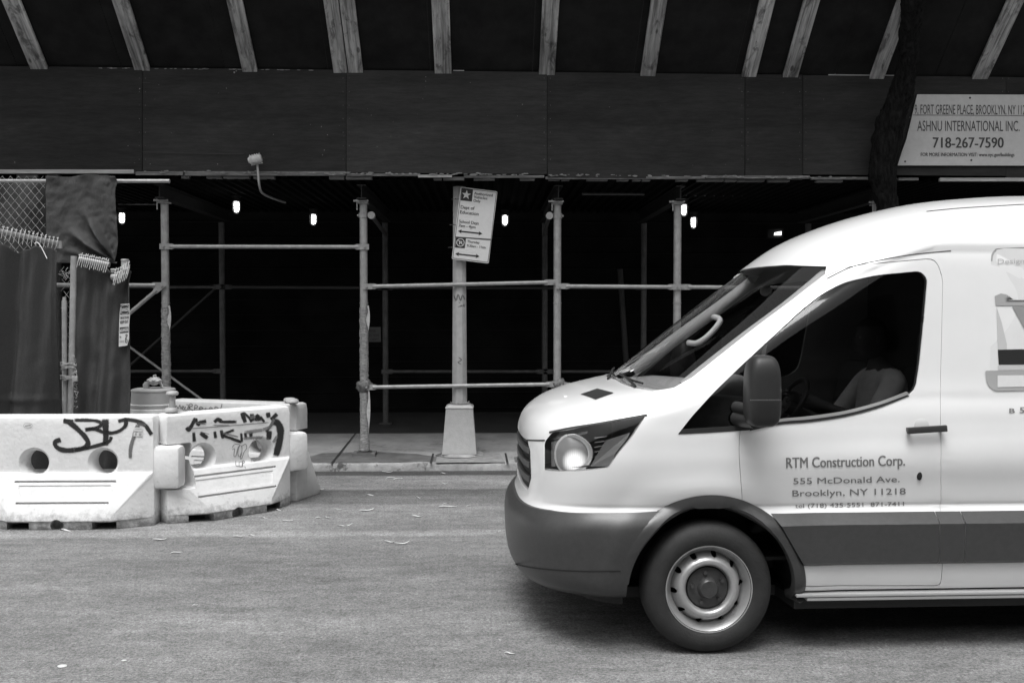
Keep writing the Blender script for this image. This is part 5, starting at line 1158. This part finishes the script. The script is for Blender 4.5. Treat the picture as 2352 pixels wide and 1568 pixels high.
bm = bmesh.new(); bmesh.ops.create_uvsphere(bm, u_segments=24, v_segments=12, radius=1)
for v in bm.verts: v.co = Vector((mc.x + .070 + v.co.x * .018, mc.y + v.co.y * .085, mc.z + v.co.z * .155 + .015))
o3 = link('mirror_glass', bm, mat('mirror_face', .8, .06, metal=1.), smooth=True); o3.parent = o
bm = bmesh.new(); box(bm, mc + Vector((-.10, -.126, -.03)), mc + Vector((.06, -.119, -.024))); o4 = link('mirror_trim', bm, mat('thin_chrome', .6, .2, metal=1)); o4.parent = o
o = link('mirror', (lambda b: (bmesh.ops.create_uvsphere(b, u_segments=24, v_segments=16, radius=1), [setattr(v, 'co', Vector((1.56 + v.co.x * .1, 2 * YC - 5.30 + v.co.y * .12, 1.465 + v.co.z * .2))) for v in b.verts], b)[2])(bmesh.new()), MATS['mirror_plastic'], smooth=True); o.parent = van
# quarter glass ahead of the mirror: a divider bar and a dark lower frame
vband('window_divider', [(1716, 986), (1722, 930), (1736, 860), (1752, 800)], [(1730, 984), (1736, 930), (1749, 860), (1762, 790)], .003, .02, M_rub)
vband('window_seal', [(1566, 985), (1620, 982), (1680, 978), (1722, 974)], [(1558, 997), (1620, 994), (1680, 990), (1722, 987)], .003, .02, M_rub)
# wheels
def make_wheel():
    T = Matrix.Rotation(R(90), 4, 'X')        # local Z of the lathe becomes -Y (outwards)
    r = .365
    bm = bmesh.new(); lathe(bm, [(.228, -.20), (.26, -.22), (.33, -.215), (.350, -.19), (r, -.14), (r, -.06), (.350, -.012), (.335, .006), (.30, .018), (.262, .016), (.240, .004), (.229, -.01)], 72, T)
    ty = link('tyre', bm, mat('tyre_rubber', .018, .75, .25, 20, .2, 80), smooth=True, ang=40)
    bm = bmesh.new(); lathe(bm, [(.236, .006), (.238, .0), (.229, -.008), (.222, -.03), (.205, -.045), (.198, -.075), (.190, -.06), (.175, -.025), (.160, -.008), (.146, -.003), (.130, -.010), (.122, -.03), (.120, -.055), (.0, -.055)], 72, T)
    rim = link('rim', bm, mat('steel_rim', .42, .35, .1, 12, metal=.55), smooth=True, ang=50)
    md = rim.modifiers.new('s', 'SOLIDIFY'); md.thickness = .006; md.offset = -1 if False else 1; bake(rim)
    cut = bmesh.new()
    for k in range(10):
        a = k * math.tau / 10 + .1; tube(cut, [(.188 * math.cos(a), -.06, .188 * math.sin(a)), (.188 * math.cos(a), .16, .188 * math.sin(a))], .0165, 14)
    boolean(rim, link('c', cut, None)); setsmooth(rim, 50)
    bm = bmesh.new(); lathe(bm, [(.235, -.1), (.0, -.1)], 40, T); bk = link('brake_disc', bm, M_rub)
    bm = bmesh.new(); lathe(bm, [(.119, -.05), (.112, -.035), (.085, -.03), (.06, -.022), (.052, .0), (.045, .008), (0, .01)], 48, T)
    for k in range(5):
        a = k * math.tau / 5 + .5; tube(bm, [(.088 * math.cos(a), .035, .088 * math.sin(a)), (.088 * math.cos(a), .012, .088 * math.sin(a))], .011, 8)
    hb = link('hub_cap', bm, mat('hub_dark', .06, .35, .3, 20, metal=.4), smooth=True, ang=45)
    return ty, [rim, hb, bk]
ty, ks = make_wheel(); wheel = empty('wheel'); wheel.parent = van; wheel.location = (1.211, 5.50, .362)
for k in [ty] + ks: k.parent = wheel
for loc, rz in (((REAR[0], 5.50, .362), 0), ((1.211, 2 * YC - 5.50, .362), math.pi), ((REAR[0], 2 * YC - 5.50, .362), math.pi)):
    w2 = wheel.copy(); C.objects.link(w2); w2.parent = van; w2.location = loc; w2.rotation_euler = (0, 0, rz)
    for k in [ty] + ks: c_ = k.copy(); C.objects.link(c_); c_.parent = w2
for cx_, cz in (ARC, REAR):      # wheel-arch liners
    for s in (-1, 1):
        bm = bmesh.new()
        y0 = YC + s * .98; y1 = YC + s * .55; N_ = 24; A = []; B = []
        for k in range(N_ + 1):
            a = math.pi * k / N_; A.append(bm.verts.new((cx_ + .50 * math.cos(a), y0, cz + .50 * math.sin(a)))); B.append(bm.verts.new((cx_ + .50 * math.cos(a), y1, cz + .50 * math.sin(a))))
        for k in range(N_): bm.faces.new((A[k], A[k + 1], B[k + 1], B[k]))
        bm.faces.new(B); o = link('arch_liner', bm, M_rub); o.parent = van
# cab interior: dashboard, steering wheel, seats, bulkhead, grab handle, wipers
bm = bmesh.new(); prism(bm, [Vector((x, 0, z)) for x, z in ((.95, .9), (.98, 1.40), (1.25, 1.42), (1.50, 1.40), (1.62, 1.30), (1.58, .9))], Vector((0, YC - .90, 0)), Vector((0, YC + .90, 0)))
o = link('dashboard', bm, mat('dash_grey', .26, .6), bevel=.02); o.parent = van
bm = bmesh.new(); bmesh.ops.create_uvsphere(bm, u_segments=24, v_segments=12, radius=1)
for v in bm.verts: v.co = Vector((1.42 + v.co.x * .20, 5.98 + v.co.y * .24, 1.42 + v.co.z * .10))
o = link('instrument_hood', bm, mat('hood_grey', .5, .5), smooth=True); o.parent = van
bm = bmesh.new(); cw_ = Vector((1.80, 5.98, 1.32)); MT = Matrix.Translation(cw_) @ Matrix.Rotation(R(-58), 4, 'Y')
tube(bm, [MT @ Vector((.19 * math.cos(t), .19 * math.sin(t), 0)) for t in [k * math.tau / 32 for k in range(32)]], .016, 10, closed=True)
for a in (R(90), R(-90), R(180)): tube(bm, [MT @ Vector((0, 0, -.02)), MT @ Vector((.18 * math.cos(a), .18 * math.sin(a), 0))], .016, 8)
tube(bm, [MT @ Vector((0, 0, 0)), MT @ Vector((0, 0, -.3))], .04, 12)
o = link('steering_wheel', bm, M_black, smooth=True); o.parent = van
def seat(yc):
    s = empty('seat'); s.parent = van; s.location = (2.35, yc, 0)
    bm = bmesh.new(); box(bm, (-.32, -.24, .82), (.2, .24, 1.0)); box(bm, (-.2, -.2, .45), (.15, .2, .82)); o = link('seat_cushion', bm, mat('seat_cloth', .07, .85), bevel=.04); o.parent = s
    bm = bmesh.new(); box(bm, (0, -.235, 0), (.13, .235, .62)); o = link('backrest', bm, MATS['seat_cloth'], M=Matrix.Translation((.12, 0, .95)) @ Matrix.Rotation(R(12), 4, 'Y'), bevel=.05); o.parent = s
    bm = bmesh.new(); box(bm, (0, -.13, 0), (.09, .13, .17)); o = link('headrest', bm, MATS['seat_cloth'], M=Matrix.Translation((.27, 0, 1.60)) @ Matrix.Rotation(R(8), 4, 'Y'), bevel=.035); o.parent = s
seat(5.98); seat(7.0)
bm = bmesh.new(); box(bm, (2.86, YC - .86, .5), (2.88, YC + .86, 2.35)); o = link('bulkhead', bm, mat('bulkhead_dark', .03, .8)); o.parent = van
bm = bmesh.new(); box(bm, (1.0, YC - .86, .48), (2.86, YC + .86, .5)); o = link('cab_floor', bm, M_rub); o.parent = van
bm = bmesh.new(); gx = Vector((1.50, YC + .78, 1.66)); gd = Vector((.19, -.02, .16)); tube(bm, spline([gx, gx + Vector((.05, -.07, .0)), gx + gd * .5 + Vector((.035, -.09, -.02)), gx + gd + Vector((.02, -.07, .0)), gx + gd + Vector((-.02, 0, .03))], 6), .021, 10)
pt = []
for w_, z in ((.845, 1.47), (.835, 1.60), (.82, 1.75), (.805, 1.90), (.785, 2.02), (.765, 2.11)):
    h = RBVH.ray_cast(Vector((-1, YC + w_, z)), Vector((1, 0, 0)))[0]; pt.append(h + Vector((.065, -.02, -.02)))
b2_ = bmesh.new(); tube(b2_, spline(pt, 4), [.045] * 21, 14); o = link('pillar_trim', b2_, mat('pillar_trim_grey', .36, .7), smooth=True); o.parent = van
pt = [Vector((p.x - .005, 2 * YC - p.y, p.z)) for p in pt]; b2_ = bmesh.new(); tube(b2_, [p + Vector((.02, .02, 0)) for p in spline(pt, 4)], [.05] * 21, 14); o = link('pillar_trim', b2_, MATS['pillar_trim_grey'], smooth=True); o.parent = van
o = link('grab_handle', bm, mat('handle_pale', .5, .5), smooth=True); o.parent = van
bm = bmesh.new(); bmesh.ops.create_uvsphere(bm, u_segments=16, v_segments=10, radius=1)
for v in bm.verts: v.co = Vector((1.83 + v.co.x * .02, YC + v.co.y * .12, 2.02 + v.co.z * .035))
o = link('rear_view_mirror', bm, M_black, smooth=True); o.parent = van
bm = bmesh.new()
for y0, y1 in ((YC - .62, YC - .02), (YC + .05, YC + .6)):
    pa = []
    for k in range(7):
        t = k / 6; yy = y0 + (y1 - y0) * t; wv = abs(YC - yy); z = 1.462 + .02 * t
        h = RBVH.ray_cast(Vector((-1, yy, z)), Vector((1, 0, 0)))[0]; pa.append(h + Vector((-.014, 0, .006)))
    tube(bm, pa, .007, 6); tube(bm, [pa[3], pa[0] + Vector((-.04, .02, -.02))], .009, 6)
o = link('wiper', bm, M_rub); o.parent = van
# ------------------------------------------------------------------ driver
def driver():
    J = {'pel': (2.32, 5.98, 1.03, .15), 'bel': (2.36, 5.98, 1.18, .145), 'che': (2.38, 5.98, 1.36, .15), 'ubc': (2.38, 5.98, 1.48, .10), 'nek': (2.35, 5.98, 1.56, .055), 'hd': (2.33, 5.98, 1.62, .052),
         'shl': (2.37, 5.79, 1.475, .068), 'ell': (2.20, 5.72, 1.24, .048), 'wrl': (1.97, 5.80, 1.33, .033), 'hal': (1.90, 5.815, 1.36, .036),
         'shr': (2.37, 6.17, 1.475, .068), 'elr': (2.20, 6.24, 1.24, .048), 'wrr': (1.97, 6.16, 1.33, .033), 'har': (1.90, 6.145, 1.36, .036),
         'hil': (2.26, 5.89, 1.02, .10), 'knl': (1.86, 5.86, 1.06, .07), 'anl': (1.68, 5.87, .66, .045), 'tol': (1.54, 5.87, .60, .035),
         'hir': (2.26, 6.07, 1.02, .10), 'knr': (1.86, 6.10, 1.06, .07), 'anr': (1.68, 6.09, .66, .045), 'tor': (1.54, 6.09, .60, .035)}
    E_ = ['pel bel', 'bel che', 'che ubc', 'ubc nek', 'nek hd', 'ubc shl', 'shl ell', 'ell wrl', 'wrl hal', 'ubc shr', 'shr elr', 'elr wrr', 'wrr har', 'pel hil', 'hil knl', 'knl anl', 'anl tol', 'pel hir', 'hir knr', 'knr anr', 'anr tor']
    idx = {k: i for i, k in enumerate(J)}; me = bpy.data.meshes.new('person'); vs = [J[k][:3] for k in J]; es = [tuple(idx[a] for a in e_.split()) for e_ in E_]; rad = [J[k][3] for k in J]
    for hand, s in (('hal', 1), ('har', -1)):      # five fingers closed over the rim
        bx_ = Vector(J[hand][:3])
        for f_ in range(4):
            b = len(vs); oz = .03 - f_ * .02; ln = (.9, 1, .95, .75)[f_]
            vs += [tuple(bx_ + Vector((-.035, s * .006, oz))), tuple(bx_ + Vector((-.035 - .03 * ln, s * .022, oz + .012))), tuple(bx_ + Vector((-.04 - .02 * ln, s * .045, oz + .01)))]; rad += [.011, .009, .008]; es += [(idx[hand], b), (b, b + 1), (b + 1, b + 2)]
        b = len(vs); vs += [tuple(bx_ + Vector((-.005, s * .03, .035))), tuple(bx_ + Vector((-.035, s * .045, .045)))]; rad += [.012, .010]; es += [(idx[hand], b), (b, b + 1)]
    me.from_pydata(vs, es, []); o = bpy.data.objects.new('person', me); C.objects.link(o)
    o.modifiers.new('k', 'SKIN'); sv = me.skin_vertices[0].data
    for i, r in enumerate(rad): sv[i].radius = (r, r)
    sv[0].use_root = True; sb_ = o.modifiers.new('ss', 'SUBSURF'); sb_.levels = 2; sb_.render_levels = 2; bake(o)
    bm = bmesh.new(); bm.from_mesh(o.data)
    hb = bmesh.ops.create_uvsphere(bm, u_segments=28, v_segments=20, radius=1)['verts']; hc_ = Vector((2.31, 5.98, 1.725))
    for v in hb:      # facing -X: skull, brow, nose, chin
        p = v.co.copy(); x, y, z = p.x * .098, p.y * .076, p.z * .118
        if x < 0 and z < 0: x *= .92; y *= 1 - .25 * (-p.z)
        x += -.022 * math.exp(-(p.y / .16) ** 2 - ((p.z + .12) / .16) ** 2) * (p.x < 0); x += -.01 * math.exp(-(p.y / .3) ** 2 - ((p.z + .85) / .2) ** 2) * (p.x < .2); x += .010 * math.exp(-((abs(p.y) - .4) / .15) ** 2 - ((p.z - .1) / .12) ** 2) * (p.x < 0)
        v.co = hc_ + Vector((x, y, z))
    for s in (-1, 1):
        ev = bmesh.ops.create_uvsphere(bm, u_segments=10, v_segments=8, radius=1)['verts']
        for v in ev: v.co = hc_ + Vector((.01 + v.co.x * .016, s * .078 + v.co.y * .008, -.005 + v.co.z * .03))
    skin = link('person', bm, mat('skin', .07, .7), smooth=True, ang=80); bpy.data.objects.remove(o); kids = []
    # clothing: outset copy of torso and arms; hair cap
    def garment(name, keep, off, m):
        b = bmesh.new(); b.from_mesh(skin.data); b.normal_update()
        dl = [v for v in b.verts if not keep(v.co)]; 
        for v in b.verts: v.co += v.normal * off
        bmesh.ops.delete(b, geom=dl, context='VERTS'); return link(name, b, m, smooth=True, ang=80)
    kids.append(garment('shirt', lambda p: p.z > 1.08 and p.z < 1.545 and p.x > 2.17, .010, mat('light_shirt', .7, .8, .1, 20)))
    kids.append(garment('trousers', lambda p: p.z <= 1.12 and p.x > 1.60 and not (p.x < 2.1 and p.z > 1.16), .009, mat('dark_trousers', .04, .8)))
    kids.append(garment('hair', lambda p: (p - hc_).length < .16 and (p.z > hc_.z + .055 or (p.x > hc_.x + .03 and p.z > hc_.z - .05)), .009, mat('dark_hair', .012, .8)))
    bm = bmesh.new()
    for s in (-1, 1): bmesh.ops.create_uvsphere(bm, u_segments=10, v_segments=8, radius=.011, matrix=Matrix.Translation(hc_ + Vector((-.078, s * .03, .008))))
    kids.append(link('eye', bm, mat('eye', .3, .2), smooth=True))
    e_ = skin; 
    for k in kids: k.parent = skin
    skin.matrix_world = VAN; tag(skin, 'driver in a light shirt sitting at the wheel behind the dark side window', 'person'); return skin
driver()

# ================================================================== LITTER ON THE ROAD
random.seed(21)
def leafmesh(L, W_, curl):
    bm = bmesh.new(); n = 7; A = []
    for k in range(n + 1):
        t = k / n; w_ = W_ * math.sin(math.pi * min(.98, t + .03)) ** .7; x = L * (t - .5); z = .004 + curl * (t - .5) ** 2 * 4 * .02 + .003 * math.sin(t * 7); s = curl * .02 * math.sin(t * 3.1)
        A.append([bm.verts.new((x, s - w_ / 2, z + .004)), bm.verts.new((x, s, z)), bm.verts.new((x, s + w_ / 2, z + .005))])
    for a, b in zip(A, A[1:]):
        for k in range(2): bm.faces.new((a[k], a[k + 1], b[k + 1], b[k]))
    return bm
spots = [(367, 1240, 30), (405, 1268, 25), (548, 1232, 22), (580, 1228, 18), (730, 1188, 14), (752, 1188, 14), (842, 1173, 28), (850, 1136, 20), (915, 1010 + 88, 26), (897, 1096, 22), (1020, 1112, 16), (1028, 1163, 36), (1075, 1161, 14), (958, 1187, 26), (923, 1250, 28), (1185, 1119, 12), (735, 1124, 20), (800, 1188 + 20, 20), (788, 1208, 18), (962, 1145, 10), (1022, 1157, 16), (775, 1170, 14), (698, 1118, 26), (755, 1190, 10), (608, 1189, 14), (660, 1196, 20), (640, 1170, 18), (895, 1246, 20), (1145, 1222, 10), (448, 1390, 10), (567, 1128 + 60, 9), (1170, 1500, 22), (150, 1216, 34), (890, 1085, 20), (1018, 1086, 14)]
protos = []
for i, (px, py, L) in enumerate(spots):
    p = PG(px, py, .003); s = F / p.y; Lm = L / s * random.uniform(1.0, 1.3)
    o = link('fallen_leaf', leafmesh(Lm, max(.012, Lm * .2), random.uniform(-1, 1)), M_leaf, smooth=True, ang=180); o.location = p; o.rotation_euler = (0, 0, random.uniform(-.7, .7)); tag(o, 'thin dry pale leaf lying on the asphalt', 'leaf', 'dry leaves scattered on the road')
for i, (px, py, rr, lb) in enumerate(((142, 1530, 9, 'pale flat stone on the asphalt at the lower left'), (284, 1477 + 40, 5, 'small pale pebble on the asphalt beside the larger flat stone'))):
    p = PG(px, py, .0); bm = bmesh.new(); bmesh.ops.create_icosphere(bm, subdivisions=3, radius=rr / (F / p.y))
    for v in bm.verts: v.co = Vector((v.co.x * 1.2, v.co.y, v.co.z * .25)) * (1 + .3 * pnoise(v.co * 40))
    o = link('stone', bm, mat('pale_stone', .5, .7, .2, 50), smooth=True); o.location = p + Vector((0, 0, .004)); tag(o, lb, 'stone', 'stones on the road')
bm = bmesh.new(); bmesh.ops.create_icosphere(bm, subdivisions=3, radius=.05)      # crumpled litter seen through the barrier hole
pc = PG(250, 1082, .12)
for v in bm.verts: v.co = Vector((v.co.x * 2.2, v.co.y, v.co.z * .6)) * (1 + .8 * pnoise(v.co * 25))
o = link('crumpled_litter', bm, mat('litter', .45, .6, .3, 40), smooth=True, ang=60); pc = P(256, 1078, 9.3); o.location = (pc.x, 9.3, .03); tag(o, 'crumpled pale litter on the ground behind the left barrier', 'litter')

for o in C.objects:
    if o.type == 'MESH' and o.parent and o.parent.name == 'delivery_van' and len(o.data.polygons) < 60 and o.name.split('.')[0] in ('body', 'door', 'side_window', 'windscreen', 'bumper', 'grille', 'grille_bar', 'headlight', 'headlight_housing', 'sail_panel'): print('SMALL', o.name, len(o.data.polygons))

# ------------------------------------------------------------------ pairs become parts of their own
def cut_side(o, yc, fin=False):
    par, mi = o.parent, o.matrix_parent_inverse.copy(); nm = o.name.split('.')[0]; out = []
    for s_ in (-1, 1):
        bm = bmesh.new(); bm.from_mesh(o.data); bmesh.ops.delete(bm, geom=[f for f in bm.faces if (f.calc_center_median().y - yc) * s_ < 0], context='FACES')
        if not bm.faces: bm.free(); continue
        me = bpy.data.meshes.new(nm); bm.to_mesh(me); bm.free()
        for m_ in o.data.materials:
            if m_.name not in [x.name for x in me.materials if x]: me.materials.append(m_)
        n_ = bpy.data.objects.new(nm, me); C.objects.link(n_); n_.parent = par; n_.matrix_parent_inverse = mi; out.append(n_)
        if fin: finish(n_, par)
    bpy.data.objects.remove(o)
for o in list(C.objects):
    b_ = o.name.split('.')[0]
    if o.type == 'MESH' and o.parent and o.parent.name == 'delivery_van' and b_ in ('side_window', 'headlight', 'arch_flare', 'side_moulding', 'side_step', 'wiper', 'sail_panel'): cut_side(o, YC, b_ in ('side_window', 'headlight', 'sail_panel'))
for o in list(C.objects):
    if o.name.split('.')[0] == 'eye': cut_side(o, 5.98)
